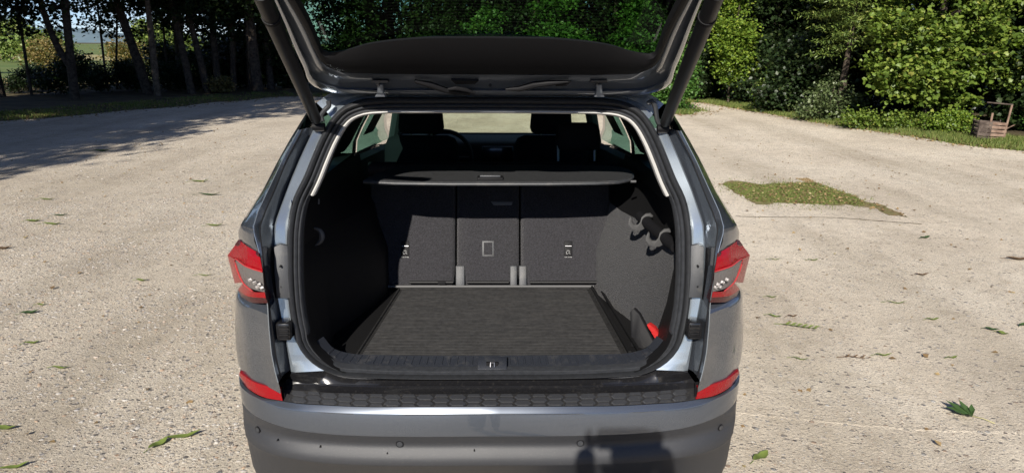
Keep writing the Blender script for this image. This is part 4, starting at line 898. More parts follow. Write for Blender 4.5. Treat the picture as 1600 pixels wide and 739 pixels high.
# ---------------- right side: what stands along the verge
make_tree('maple_tree', 'broad maple with bright green leaves hanging behind the slatted wooden bin', G(1462, 203), [(0, .2, 2.1, 1.75, 1.2, 1.6), (.3, .2, 4.6, 1.9, 1.5, 2.0), (-.7, .0, 1.5, .9, .8, .9), (.9, 0, 1.45, .85, .8, .8)], 430, 72, .15, .102, 'maple',
          [([V3(0, .5, 0), V3(.05, .45, 1.2), V3(-.05, .3, 3), V3(.1, .2, 5.5)], .10), ([V3(.02, .5, .5), V3(.5, .3, 1.6), V3(.9, .2, 3)], .05)], tmpl=LFM, nbr=30)
make_tree('feathery_tree', 'tree with fine feathery yellow-green sprays left of the broad maple', G(1322, 192), [(0, .1, 2.5, 1.05, .8, 1.1), (.2, .3, 4.6, 1.4, 1.2, 1.9), (-.55, 0, 3.0, .7, .6, .5)], 300, 110, .20, .10, 'conifer',
          [([V3(0, .5, 0), V3(.05, .4, 2), V3(0, .3, 6)], .09)], tmpl=LFN, droop=.5, nbr=26, flat_=.22)
make_tree('golden_shrub', 'tall yellow-green shrub catching the sun beside the right tailgate strut', G(1140, 163), [(0, 0, 2.05, .78, .6, .72), (.15, .1, 1.25, .55, .5, .6), (-.2, .2, 3.3, .7, .6, .8)], 170, 60, .15, .095, 'yellow',
          [([V3(0, .2, 0), V3(0, .1, 1.5), V3(.1, .1, 3.2)], .04)], cat='shrub', nbr=12)
make_tree('elder_bush', 'grey-green leafy bush with pale leaves at the verge left of the maple', G(1296, 190), [(0, 0, .42, .62, .5, .42), (-.45, .1, .35, .40, .4, .36), (.5, .1, .30, .40, .4, .30), (.1, .3, .95, .35, .4, .4)], 62, 60, .13, .07, 'grey', [([V3(0, 0, 0), V3(0, .1, .5), V3(.1, .1, .9)], .02)], cat='bush', nbr=10)
make_tree('low_bush', 'low yellow-green bush left of the slatted wooden bin', G(1488, 209), [(0, 0, .26, .42, .35, .27), (.25, .1, .28, .35, .3, .24), (-.3, .1, .22, .3, .3, .2)], 90, 40, .08, .05, 'yellow', [([V3(0, 0, 0), V3(0, 0, .4)], .012)], cat='bush', nbr=8)
make_tree('pointed_bush', 'small pointed bush with yellow tips at the edge of the dark wood', G(1196, 172), [(0, 0, .5, .36, .35, .5), (.1, 0, .85, .18, .18, .35)], 60, 36, .10, .06, 'yellow', [([V3(0, 0, 0), V3(.05, 0, .9)], .015)], cat='bush', nbr=8)
make_tree('corner_bush', 'fresh green bush at the lot corner just behind the right strut', G(1056, 176), [(0, .1, .52, .55, .45, .5), (-.5, .2, .4, .5, .4, .4), (.1, .4, 1.1, .5, .5, .5)], 130, 44, .12, .08, 'fresh', [([V3(0, .1, 0), V3(0, .1, .9)], .02)], cat='bush', nbr=8)
make_tree('nettle_clump', 'clump of fresh green nettles under the broad maple', G(1385, 203), [(0, 0, .20, .7, .3, .2), (.7, .1, .18, .5, .3, .16), (-.6, .1, .2, .4, .3, .2)], 110, 30, .09, .06, 'maple', None, cat='plants')
make_tree('fern_clump', 'green arching weeds right of the slatted wooden bin', G(1592, 205), [(0, 0, .3, .4, .35, .28), (.5, .1, .35, .5, .4, .3)], 80, 36, .09, .07, 'fresh', None, cat='plants')
# ---------------- dense wood behind: four kinds, copied
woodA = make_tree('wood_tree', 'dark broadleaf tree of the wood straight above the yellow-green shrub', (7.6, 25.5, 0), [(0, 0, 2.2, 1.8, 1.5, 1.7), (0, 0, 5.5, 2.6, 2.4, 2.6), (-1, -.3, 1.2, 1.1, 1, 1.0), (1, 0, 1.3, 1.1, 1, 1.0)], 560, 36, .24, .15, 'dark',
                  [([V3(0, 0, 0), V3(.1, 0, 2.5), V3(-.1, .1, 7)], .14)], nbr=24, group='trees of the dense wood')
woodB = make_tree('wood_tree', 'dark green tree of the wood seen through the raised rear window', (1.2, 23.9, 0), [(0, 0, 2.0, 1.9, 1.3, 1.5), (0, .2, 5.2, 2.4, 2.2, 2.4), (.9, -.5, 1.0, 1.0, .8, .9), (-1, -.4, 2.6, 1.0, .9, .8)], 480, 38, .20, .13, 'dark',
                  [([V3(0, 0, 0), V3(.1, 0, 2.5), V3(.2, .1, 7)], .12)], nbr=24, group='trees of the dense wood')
def place(t, items, group):
    for i, (x, y, rz, sc, lab) in enumerate(items): clone(t, (x, y, 0), rz, sc, lab, group)
place(woodA, [(9.2, 22.6, 1, .95, 'dark tree in the gap between golden shrub and feathery tree'), (10.4, 19.6, 2.2, .9, 'dark tree right behind the feathery tree'), (12.2, 17.2, 3.5, 1, 'dark tree behind the left side of the broad maple'),
              (14.4, 15.0, 4.4, 1, 'dark tree behind the slatted wooden bin'), (13.6, 12.0, 5, .85, 'dark tree at the right edge beyond the bin'), (16.6, 11.0, 1.7, 1.1, 'tall dark tree outside the right edge of view'),
              (11.9, 22.5, 2.7, 1.2, 'second-row dark tree behind the feathery tree'), (15.6, 19.0, .4, 1.25, 'second-row dark tree behind the maple'), (18.6, 15.5, 1.1, 1.25, 'second-row dark tree far behind the bin'), (9.5, 28.5, 3.8, 1.25, 'second-row dark tree behind the golden shrub'),
              (5.6, 29.5, 5.1, 1.2, 'second-row dark tree behind the corner bush'), (1.6, 30.5, .9, 1.25, 'second-row dark tree behind the car roof centre'), (-2.6, 31.0, 2.1, 1.25, 'second-row dark tree left of the roof centre'), (13.4, 27.0, 4.0, 1.4, 'third-row dark tree above the dark gap on the right'),
              (-5.2, 33.5, .6, 1.0, 'dark tree seen in the left part of the raised rear window'), (-6.4, 30.2, 1.6, 1.0, 'dark tree behind the left tailgate strut'),
              (-2.0, 37.0, .2, 1.6, 'back-row tree of the wood left of centre'), (3.4, 35.5, 1.4, 1.6, 'back-row tree of the wood behind the roof'), (8.4, 34.0, 2.9, 1.6, 'back-row tree of the wood above the corner bush'), (13.5, 33.0, 4.1, 1.7, 'back-row tree of the wood above the golden shrub'),
              (18.5, 26.5, 5.0, 1.7, 'back-row tree of the wood above the feathery tree'), (21.5, 20.5, .9, 1.7, 'back-row tree of the wood above the maple'), (5.6, 27.2, 3.3, 1.1, 'second-row dark tree right of the roof centre'), (0.0, 27.6, 2.4, 1.05, 'second-row dark tree just left of the roof centre')], 'trees of the dense wood')
place(woodB, [(4.1, 23.6, 2, 1.0, 'dark green tree in the right half of the raised rear window'), (-1.4, 24.8, 4, .85, 'dark green tree left of centre in the raised rear window'), (6.6, 24.2, 5.5, .8, 'dark green tree behind the corner bush')], 'trees of the dense wood')
bushT = make_tree('hedge_bush', 'bright green bush left of centre along the far edge of the lot', (-.6, 21.9, 0), [(0, 0, .8, 1.1, .7, .8), (.5, -.1, 1.5, .8, .6, .7), (-.6, 0, 1.3, .7, .6, .6), (.2, 0, 2.3, .5, .5, .6)], 210, 60, .15, .10, 'fresh', [([V3(0, 0, 0), V3(.1, 0, 1.4)], .03)], cat='bush', nbr=12, group='bushes along the far edge')
place(bushT, [(1.9, 22.2, 2.1, 1.3, 'bright green bush at the centre of the far edge'), (4.6, 22.4, 4.4, 1.15, 'bright green bush right of centre along the far edge'), (5.6, 21.9, 1.0, .9, 'bright green bush next to the corner bush'), (7.5, 23.6, 3.0, .8, 'small bush at the foot of the golden shrub'),
              (9.1, 19.2, 5.2, .65, 'dark-leaved bush at the foot of the wood left of the elder bush')], 'bushes along the far edge')
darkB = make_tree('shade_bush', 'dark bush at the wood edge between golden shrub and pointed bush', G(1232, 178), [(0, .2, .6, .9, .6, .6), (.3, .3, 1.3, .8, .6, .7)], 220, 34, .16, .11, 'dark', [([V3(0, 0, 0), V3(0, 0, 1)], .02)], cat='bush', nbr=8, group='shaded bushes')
place(darkB, [(G(1100, 158)[0], G(1100, 158)[1] + .5, 1, .9, 'dark bush right of the corner bush'), (9.2, 17.6, 2, 1.1, 'dark bush behind the elder bush'), (10.5, 15.9, 3, 1.2, 'dark bush under the left side of the maple'), (11.6, 14.2, 4, 1.1, 'dark bush behind the low yellow bush'), (12.0, 12.7, 5, 1.0, 'dark bush behind the wooden bin'), (12.6, 11.4, 2.5, 1.1, 'dark bush at the right edge behind the weeds'),
              (8.3, 21.0, .3, 1.0, 'dark bush right of the golden shrub')], 'shaded bushes')
# ---------------- left tree line
def ltree(px, v, top, rad, label, lean=0, leafy=True, barkm=BARK, kind='dark', r=1.2, zc_=3.6, ncl=150, fork=None):
    p = G(px, v); D = math.hypot(p[0], p[1] + 2.1); s_ = (top - px) / 1130 * D * 1.0
    tr = [([V3(0, 0, -.05), V3(s_ * .2, 0, .8), V3(s_ * .6, .05, 2.0), V3(s_ * 1.1, .1, 3.6), V3(s_ * 1.3, .2, 7.5)], rad)]
    if fork is not None:
        f = (fork - px) / 1130 * D; tr.append(([V3(s_ * .1, 0, 1.0), V3(f * .35, 0, 1.5), V3(f * 1.0, .1, 3.2), V3(f * 1.6, .2, 6.5)], rad * .7))
    return make_tree('line_tree', label, p, [(s_ * .8, 0, zc_ + .3, r * 1.3, r, 1.5), (s_, .2, 6.6, r * 2.0, r * 1.9, 2.4)] if leafy else [(s_, .2, 6.5, r * 1.6, r * 1.6, 2.2)], ncl, 34, .24, .15, kind, tr, barkm=barkm, nbr=16, group='trees of the left tree line')
ltree(2, 152, -8, .16, 'thick dark trunk at the left edge of view', ncl=300, r=1.7, zc_=3.1)
ltree(50, 150, 48, .055, 'thin dark stem left of the forked tree', ncl=230, r=1.5, zc_=2.9)
ltree(118, 156, 121, .15, 'forked dark tree with two trunks on the left', fork=88, ncl=260, r=1.5, zc_=3.9)
ltree(168, 138, 168, .05, 'crooked thin pale stem right of the forked tree', barkm=BARKL, ncl=170, zc_=3.4)
ltree(183, 140, 196, .045, 'thin slanting sapling stem beside the leaning trunk', ncl=120, zc_=2.8, kind='dark')
ltree(232, 148, 203, .17, 'thick leaning dark trunk in the middle of the tree line', ncl=300, r=1.5, zc_=4.0)
ltree(247, 150, 246, .12, 'straight lighter-barked trunk beside the leaning one', barkm=BARKL, ncl=260, r=1.5, zc_=4.0)
ltree(264, 142, 266, .045, 'thin pole stem right of the lighter trunk', ncl=120)
ltree(300, 147, 284, .14, 'dark trunk leaning left in front of the small field gap', ncl=300, r=1.6, zc_=3.6)
ltree(325, 146, 305, .13, 'second dark leaning trunk right of the field gap', ncl=300, r=1.6, zc_=3.4)
ltree(342, 143, 340, .14, 'upright trunk deep in the shaded wood', ncl=320, r=1.7, zc_=3.0)
ltree(366, 142, 372, .12, 'slim trunk in the shaded wood near the strut', ncl=320, r=1.7, zc_=3.0)
ltree(392, 140, 396, .13, 'trunk in the shaded wood seen just left of the strut', ncl=340, r=1.8, zc_=3.0)
ltree(424, 140, 420, .15, 'trunk partly behind the left tailgate strut', ncl=340, r=1.9, zc_=2.8)
# tall trees of the same line beyond the left edge of view; they shade the lot
tall = make_tree('tall_tree', 'tall tree of the line nearest outside the left edge', (-14.0, 13.0, 0), [(0, 0, 6.2, 2.6, 2.6, 2.4), (.3, .2, 9.0, 3.0, 3.0, 2.4), (-.5, -.4, 4.0, 1.8, 1.8, 1.2)], 210, 34, .34, .22, 'dark', [([V3(0, 0, -.05), V3(.1, 0, 3), V3(-.1, 0, 9)], .24)], nbr=30, group='tall trees outside the left edge')
place(tall, [(-12.4, 7.5, 1.0, 1.0, 'tall tree second from the left edge'), (-13.2, 2.5, 2.2, 1.1, 'tall tree third from the left edge'), (-12.0, -2.5, 3.1, .95, 'tall tree level with the car bumper'), (-13.8, -7.0, 4.1, 1.1, 'tall tree behind the photographer on the left'), (-17.0, 9.5, 5.2, 1.1, 'tall second-row tree left of view'),
              (-17.5, 4.0, .4, 1.2, 'tall second-row tree further left'), (-17.8, 15.0, 2.8, 1.15, 'tall second-row tree behind the left edge trunk'), (-16.6, 20.6, 1.9, .9, 'tall tree crown above the forked tree'), (-9.3, 26.6, 3.3, .95, 'tall crown above the leaning trunks'), (-8.8, 29.0, 5.9, 1.0, 'tall crown above the shaded wood'), (-13.0, 28.5, .9, .9, 'tall tree deep behind the leaning trunks'),
              (-6.0, 33.5, 4.6, 1.1, 'tall tree closing the wood behind the strut'), (-10.9, 8.9, 2.4, .9, 'tall tree at the lot side just outside the left edge'), (-11.0, 13.2, 5.0, .9, 'tall tree at the lot side beside the thick edge trunk'), (-10.6, 4.6, .7, .85, 'tall tree at the lot side abreast of the car')], 'tall trees outside the left edge')
# undergrowth in the line
ug = make_tree('undergrowth_bush', 'dark undergrowth bush at the foot of the forked tree', (G(96, 148)[0], G(96, 148)[1], 0), [(0, 0, .55, 1.0, .6, .55), (.4, .1, 1.0, .7, .5, .5)], 150, 30, .18, .10, 'dark', [([V3(0, 0, 0), V3(0, 0, .8)], .02)], cat='bush', nbr=8, group='undergrowth of the left line')
place(ug, [(G(30, 146)[0], G(30, 146)[1], 1, .6, 'dark undergrowth left of the thin stem'), (G(158, 144)[0], G(158, 144)[1], 2, .7, 'dark undergrowth right of the forked tree'), (G(215, 143)[0], G(215, 143)[1], 3, .8, 'dark undergrowth before the leaning trunk'), (G(275, 143)[0], G(275, 143)[1], 4, .75, 'dark undergrowth beside the pole stem'),
           (G(310, 141)[0], G(310, 141)[1], 5, 1.0, 'undergrowth between the leaning trunks'), (G(352, 138)[0], G(352, 138)[1], .5, 1.3, 'undergrowth in the shaded wood'), (G(385, 137)[0], G(385, 137)[1], 1.5, 1.4, 'undergrowth left of the strut'), (G(415, 136)[0], G(415, 136)[1], 2.5, 1.5, 'undergrowth behind the strut'), (G(450, 138)[0], G(450, 138)[1], 3.5, 1.5, 'undergrowth right of the strut'),
           (G(60, 139)[0], G(60, 139)[1], 2.2, .65, 'undergrowth behind the thin stem on the left'), (G(128, 137)[0], G(128, 137)[1], 4.2, .7, 'undergrowth behind the forked tree'), (G(196, 137)[0], G(196, 137)[1], 1.1, .75, 'undergrowth behind the sapling stem'), (G(285, 134)[0], G(285, 134)[1], 3.1, 1.3, 'undergrowth behind the leaning trunks'), (G(335, 132)[0], G(335, 132)[1], 5.5, 1.6, 'tall undergrowth closing the shaded wood'), (G(400, 128)[0], G(400, 128)[1], 1.2, 2.0, 'tall undergrowth deep behind the strut')], 'undergrowth of the left line')
make_tree('brown_bush', 'withered brown bush at the foot of the shaded wood', G(342, 146), [(0, 0, .3, .5, .4, .3)], 60, 30, .12, .08, 'autumn', [([V3(0, 0, 0), V3(0, 0, .4)], .015)], cat='bush', nbr=8)
# far field shrubs
fs = make_tree('field_shrub', 'round green shrub far out in the meadow beyond the forked tree', (-42, 66, 0), [(0, 0, 1.3, 3.2, 2, 1.5), (1.5, 0, 1.6, 2, 1.5, 1.2)], 160, 24, .4, .30, 'conifer', None, cat='shrub', group='shrubs out in the meadow')
place(fs, [(-52, 74, 1, 1.1, 'green shrub farther left in the meadow'), (-70, 92, 2, 1.5, 'green shrub at the far left of the meadow'), (-34, 78, 3, 1.0, 'green shrub in the gap left of the leaning trunk'), (-27, 64, 4, .9, 'green shrub in the small gap between leaning trunks'), (-60, 130, 5, 2, 'distant shrub on the meadow rim'), (-95, 140, .7, 2.2, 'distant shrub left on the meadow rim'), (-44, 140, 1.7, 2.0, 'distant shrub right on the meadow rim')], 'shrubs out in the meadow')
fa = make_tree('autumn_shrub', 'yellow-brown shrub beyond the tree line left of the forked tree', (-31.5, 40, 0), [(0, 0, 1.1, 1.6, 1, 1.0), (.8, 0, 1.4, 1, .8, .8)], 150, 24, .25, .14, 'autumn', [([V3(0, 0, 0), V3(0, 0, 1.3)], .03)], cat='shrub', nbr=10, group='yellow-brown shrubs')
place(fa, [(-24.3, 38.5, 2, .95, 'yellow-brown shrub right of the forked tree'), (-20.0, 39.5, 4, .9, 'yellow-brown shrub in the gap by the pole stem'), (-38, 45, 1, 1.1, 'yellow-brown shrub at the far left of the view')], 'yellow-brown shrubs')
# ---------------- grass blades
def blades(name, P, h, w_, m, lean=.35):
    N = len(P); a = rng.uniform(0, 2 * math.pi, N); hh2 = h * rng.uniform(.4, 1.3, N); sd = np.stack([np.cos(a), np.sin(a), np.zeros(N)], 1) * w_; b = rng.uniform(0, 2 * math.pi, N)
    tip = P + np.stack([np.cos(b) * lean * hh2, np.sin(b) * lean * hh2, hh2], 1); mid_ = P * .5 + tip * .5 + np.array([0, 0, .12]) * hh2[:, None]
    V = np.stack([P - sd, P + sd, mid_ + sd * .7, tip, mid_ - sd * .7], 1).reshape(-1, 3); loops = (np.arange(5)[None] + (np.arange(N) * 5)[:, None]).ravel()
    me = bpy.data.meshes.new(name); me.vertices.add(len(V)); me.vertices.foreach_set('co', V.ravel().astype(np.float32)); me.loops.add(len(loops)); me.loops.foreach_set('vertex_index', loops.astype(np.int32))
    me.polygons.add(N); me.polygons.foreach_set('loop_start', (np.arange(N) * 5).astype(np.int32)); me.polygons.foreach_set('loop_total', np.full(N, 5, np.int32)); me.update(calc_edges=True)
    at = me.attributes.new('rnd', 'FLOAT', 'FACE'); at.data.foreach_set('value', rng.beta(2, 2.4, N).astype(np.float32)); o = link(name, me, m, None, smooth=False); o['kind'] = 'stuff'; return o
def inpoly(poly, N, edge_fade=.0):
    poly = np.array([(p.x, p.y) for p in poly]); lo2, hi2 = poly.min(0), poly.max(0); out_ = []
    while len(out_) < N:
        q = rng.uniform(lo2, hi2, (N, 2)); x, y = q[:, 0], q[:, 1]; ins = np.zeros(N, bool); j_ = len(poly) - 1
        for i in range(len(poly)):
            xi, yi, xj, yj = *poly[i], *poly[j_]; c = ((yi > y) != (yj > y)) & (x < (xj - xi) * (y - yi) / (yj - yi + 1e-12) + xi); ins ^= c; j_ = i
        out_ += list(q[ins])
    return np.array(out_[:N])
def along(i0, i1, N, d0, d1):
    idx = rng.integers(i0, i1, N); P = np.zeros((N, 3)); k_ = np.clip(rng.beta(1.3, 1.1, N), 0, 1)
    E = np.array(ed); t = E[np.minimum(idx + 1, len(E) - 1)] - E[np.maximum(idx - 1, 0)]; t /= np.linalg.norm(t, axis=1)[:, None]; nr = np.stack([-t[:, 1], t[:, 0]], 1)
    P[:, :2] = E[idx] + nr * (d0 + (d1 - d0) * k_)[:, None] + rng.normal(size=(N, 2)) * .08; return P
iR = min(range(len(ed)), key=lambda i: (Vector(ed[i]) - gnd(1084, 159.5).to_2d()).length); iF = min(range(len(ed)), key=lambda i: (Vector(ed[i]) - gnd(520, 154).to_2d()).length)
blades('verge_grass', along(iR, len(ed) - 1, 36000, -.05, 1.9), .085, .006, LEAF['grass'])
blades('far_edge_grass', along(iF, iR, 16000, -.02, 1.6), .12, .008, LEAF['grass'])
blades('shade_grass', along(0, iF, 6500, -.1, 2.6), .07, .007, LEAF['grass'])
PT = [(1128, 289), (1150, 286), (1182, 290), (1215, 288), (1245, 286.5), (1278, 288), (1290, 292), (1318, 302), (1345, 313), (1368, 320), (1400, 331), (1418, 341), (1396, 338), (1372, 330), (1350, 323), (1320, 320), (1282, 321), (1240, 318.5), (1180, 317), (1160, 307), (1142, 297)]
PW = resample([gnd(*p) for p in PT + PT[:1]], 130)[:-1]; PW = [p + Vector((.10 * noise.noise(p * 4) + .05 * noise.noise(p * 13), .20 * noise.noise(p * 3.1) + .09 * noise.noise(p * 11), 0)) for p in PW]; PWC = [gnd(*p) for p in PT]
pbase = flat('grass_patch_soil', [(p.x, p.y) for p in PW], .008, two_tone('patch_soil', (.12, .12, .045), (.20, .15, .085), 9))
q = inpoly(PWC[:9] + PWC[14:], 14000); q = np.concatenate([q, q[:4200] + rng.normal(size=(4200, 2)) * np.array([.11, .20])]); q2 = np.concatenate([q, np.zeros((len(q), 1))], 1); blades('patch_grass', q2, .026, .0032, LEAF['grass'])
q = inpoly([gnd(1243, 280), gnd(1262, 279.5), gnd(1275, 285), gnd(1262, 286)], 500); blades('patch_grass_tuft', np.concatenate([q, np.zeros((len(q), 1))], 1), .02, .003, LEAF['litter'])
def litter(name, q, size, m='litter', z=.012, tmpl=LF4):
    P = np.concatenate([q, np.full((len(q), 1), z)], 1); me = leaves_mesh(name, P, size, tmpl, LEAF[m], droop=0, normal_up=3.2); o = link(name, me, None, None, smooth=False); o['kind'] = 'stuff'; return o
q_ = inpoly(PWC, 700); litter('patch_leaf_litter', np.concatenate([q_, q_[:150] + rng.normal(size=(150, 2)) * .3]), .034, z=.022)
litter('verge_leaf_litter', along(iR, len(ed) - 1, 1500, -.35, .8)[:, :2], .06, z=.02); litter('shade_leaf_litter', along(0, iR, 5200, -.7, 2.5)[:, :2], .07)
fr = [gnd(-60, 745), gnd(-60, 235), gnd(400, 165), gnd(1090, 175), gnd(1660, 255), gnd(1660, 745)]
sc_ = np.concatenate([inpoly([gnd(-40, 745), gnd(-40, 240), gnd(400, 190), gnd(380, 745)], 260), inpoly([gnd(1130, 745), gnd(1100, 200), gnd(1640, 260), gnd(1640, 745)], 260)])
litter('scattered_bits', sc_, .035, z=.010)
# ---------------- pebbles pressed into the ground (too many to count)
def pebbles(name, q, smin, smax, m):
    q = np.array([p for p in q if noise.noise((p[0] * 1.3, p[1] * 1.3, 5)) + .5 * noise.noise((p[0] * 4, p[1] * 4, 1)) > rng.uniform(-.7, .25)])
    N = len(q); s_ = smin + (smax - smin) * rng.beta(1, 4.5, N); T = np.array([[1, 0, 0], [.4, .9, 0], [-.6, .8, 0], [-1, 0, 0], [-.5, -.85, 0], [.5, -.8, 0], [.55, .3, .62], [-.4, .45, .6], [-.5, -.4, .58], [.45, -.45, .6]])
    T = T[None] * (1 + .22 * rng.normal(size=(N, 10, 1))) * np.array([1, .72, .50]); a = rng.uniform(0, 2 * math.pi, N); c, s2 = np.cos(a)[:, None], np.sin(a)[:, None]
    V = np.stack([T[:, :, 0] * c - T[:, :, 1] * s2, T[:, :, 0] * s2 + T[:, :, 1] * c, T[:, :, 2]], 2) * s_[:, None, None]; V[:, :, 0] += q[:, 0, None]; V[:, :, 1] += q[:, 1, None]; V[:, :, 2] += .003
    F = [(0, 1, 6), (1, 7, 6), (1, 2, 7), (2, 3, 7), (3, 8, 7), (3, 4, 8), (4, 5, 8), (5, 9, 8), (5, 0, 9), (0, 6, 9), (6, 7, 8, 9)]; idx = np.concatenate([np.array(f) for f in F]); lt = np.array([len(f) for f in F])
    loops = (idx[None] + (np.arange(N) * 10)[:, None]).ravel(); tot = np.tile(lt, N); me = bpy.data.meshes.new(name); V = V.reshape(-1, 3)
    me.vertices.add(len(V)); me.vertices.foreach_set('co', V.ravel().astype(np.float32)); me.loops.add(len(loops)); me.loops.foreach_set('vertex_index', loops.astype(np.int32)); me.polygons.add(len(tot))
    me.polygons.foreach_set('loop_start', np.concatenate([[0], np.cumsum(tot)[:-1]]).astype(np.int32)); me.polygons.foreach_set('loop_total', tot.astype(np.int32)); me.update(calc_edges=True)
    at = me.attributes.new('rnd', 'FLOAT', 'FACE'); at.data.foreach_set('value', np.repeat(rng.uniform(0, 1, N), len(F)).astype(np.float32)); o = link(name, me, m, None, smooth=False); o['kind'] = 'stuff'; return o
PEB = leaf_mat('pebble', [(.13, .12, .11), (.22, .20, .175), (.31, .28, .235), (.28, .205, .145), (.36, .33, .285), (.26, .245, .23), (.42, .395, .35)], 0, .75)
pebbles('pebbles', inpoly([gnd(-60, 760), gnd(-60, 330), gnd(420, 300), gnd(420, 760)], 34000), .0035, .023, PEB)
pebbles('far_pebbles', inpoly([gnd(-60, 400), gnd(-60, 245), gnd(470, 205), gnd(440, 400)], 9000), .007, .028, PEB)
pebbles('right_pebbles', inpoly([gnd(1100, 760), gnd(1130, 400), gnd(1660, 400), gnd(1660, 760)], 12000), .003, .013, PEB)
pebbles('patch_stones', (lambda s: s + rng.normal(size=s.shape) * .12)(inpoly(PWC, 500)), .008, .025, PEB)
pebbles('edge_stones', along(0, iR, 900, -.8, .6)[:, :2], .012, .035, PEB)
# ridge of coarser concrete and a hairline joint on the right
rg = resample([gnd(1148, 644), gnd(1230, 653), gnd(1330, 663), gnd(1450, 672), gnd(1600, 676), gnd(1690, 680)], 160)
m_ = MB(); rr_ = [[p + Vector((0, d + .006 * noise.noise((p.x * 14, d, 0)), z)) for p in rg] for d, z in ((-.018, .0042), (-.006, .0072), (.003, .0075), (.012, .0042))]
m_.grid(rr_).build('concrete_ridge', GRAVEL, None)['kind'] = 'structure'
jt = resample([gnd(1150, 339), gnd(1230, 340.5), gnd(1300, 341), gnd(1370, 346), gnd(1440, 351)], 120)
MB().grid([[p + Vector((0, d * (.5 + abs(noise.noise((p.x * 6, d, 2)))), .008)) for p in jt] for d in (-.012, .012)]).build('ground_joint', EARTH, None, smooth=False)['kind'] = 'structure'
# ---------------- single fallen leaves and twigs
GL = leaf_mat('fallen_green', [(.13, .17, .04), (.13, .17, .04)], .2, .5); GD = leaf_mat('fallen_dark', [(.035, .07, .02), (.05, .09, .03)], .15, .5); GB = leaf_mat('fallen_brown', [(.10, .06, .03), (.16, .10, .05)], .1, .7)
def fallen(px, v, L, wd, ang_, m, label, curl=.18, cat='leaf', name='fallen_leaf'):
    c = gnd(px, v); n1 = 9; rows = [[], [], []]
    for i in range(n1):
        t = i / (n1 - 1); w2 = wd * math.sin(math.pi * min(1, t * .96 + .03)) ** .8 * (1 + .12 * math.sin(i * 2.3)); z = .010 + curl * L * (t - .45) ** 2 * 2 + .004 * math.sin(i)
        rows[0].append(V3(t * L - L / 2, -w2, z + w2 * .45)); rows[1].append(V3(t * L - L / 2, 0, z)); rows[2].append(V3(t * L - L / 2, w2, z + w2 * .35))
    o = MB().grid(rows).tube([V3(-L / 2 - L * .25, 0, .008), V3(-L / 2, 0, .014)], .0016, 5).build(name, m, None, ang=80)
    o.location = (c.x, c.y, 0.0); o.rotation_euler = (0, 0, math.radians(ang_)); return tag(o, label, cat, 'leaves lying on the car park')
for a in [(95, 577, .11, .012, -5, GL, 'slim green leaf low on the left gravel above the large leaf pair'), (286, 685, .16, .020, 22, GL, 'largest light green leaf at bottom left near the bumper'), (248, 697, .10, .022, 60, GL, 'green leaf touching the largest one at bottom left'),
          (50, 538, .09, .017, 15, GL, 'green leaf at the left edge halfway down'), (46, 491, .11, .026, 20, GD, 'dark bluish dead leaf at the left edge'), (65, 478, .08, .012, 0, GL, 'short green leaf just above the dark dead leaf'),
          (52, 347, .16, .030, 10, GL, 'left one of two green leaves high on the left gravel'), (82, 352, .22, .028, -5, GL, 'right one of two green leaves high on the left gravel'), (94, 338, .16, .022, 12, GD, 'dark leaf just above the pair of green leaves'),
          (74, 313, .20, .022, 0, GL, 'thin green leaf above the pair near the left edge'), (328, 306, .30, .030, -5, GD, 'dark green leaf left of the car pillar'), (312, 285, .25, .035, 5, GL, 'pale green leaf left of the rear side window'), (335, 354, .18, .025, 0, GL, 'yellow-green leaf left of the D pillar'),
          (320, 432, .12, .012, 0, GL, 'thin green leaf left of the tail lamp'), (221, 440, .10, .018, -12, GL, 'small green leaf mid left'), (8, 672, .11, .020, -5, GL, 'bright leaf at the lower left edge'), (22, 733, .12, .016, 25, GL, 'green leaf in the bottom left corner'), (160, 237, .30, .05, 0, GL, 'far leaf at the rim of the tree shadow'), (5, 390, .14, .03, 20, GB, 'brown leaf cut by the left edge'),
          (1188, 717, .11, .024, 38, GL, 'bright green single leaf at the bottom right of the bumper'), (1250, 563, .10, .008, -20, GL, 'thin green blade right of the bumper'), (1210, 496, .10, .014, -30, GL, 'small olive leaf above the long compound leaf'), (1238, 496, .07, .014, 0, GB, 'tiny brown leaf above the long compound leaf'), (1205, 466, .08, .012, -15, GL, 'small leaf right of the tail lamp'),
          (1400, 475, .14, .010, -12, GL, 'thin green blade in the middle of the right side'), (1457, 501, .09, .014, 0, GL, 'small leaf in the right middle'), (1549, 517, .08, .022, -30, GD, 'left one of two dark leaves at the right'), (1566, 523, .07, .022, -60, GL, 'right one of two dark leaves at the right'), (1597, 510, .07, .02, 30, GD, 'dark leaf cut by the right edge'),
          (1380, 557, .10, .012, -3, GL, 'slim green leaf above the big maple leaf'), (1487, 561, .07, .012, 8, GL, 'olive leaf straight above the big maple leaf'), (1445, 373, .12, .025, 20, GD, 'dark leaf below the grass patch'), (1440, 431, .12, .018, 0, GB, 'brown leaf right of centre'), (1590, 407, .18, .035, -20, GB, 'brown leaf at the right edge'), (1210, 407, .10, .010, -8, GL, 'thin green leaf beside the D pillar'), (1270, 408, .10, .012, 0, GL, 'thin green leaf right of the lamp level')]:
    fallen(*a)
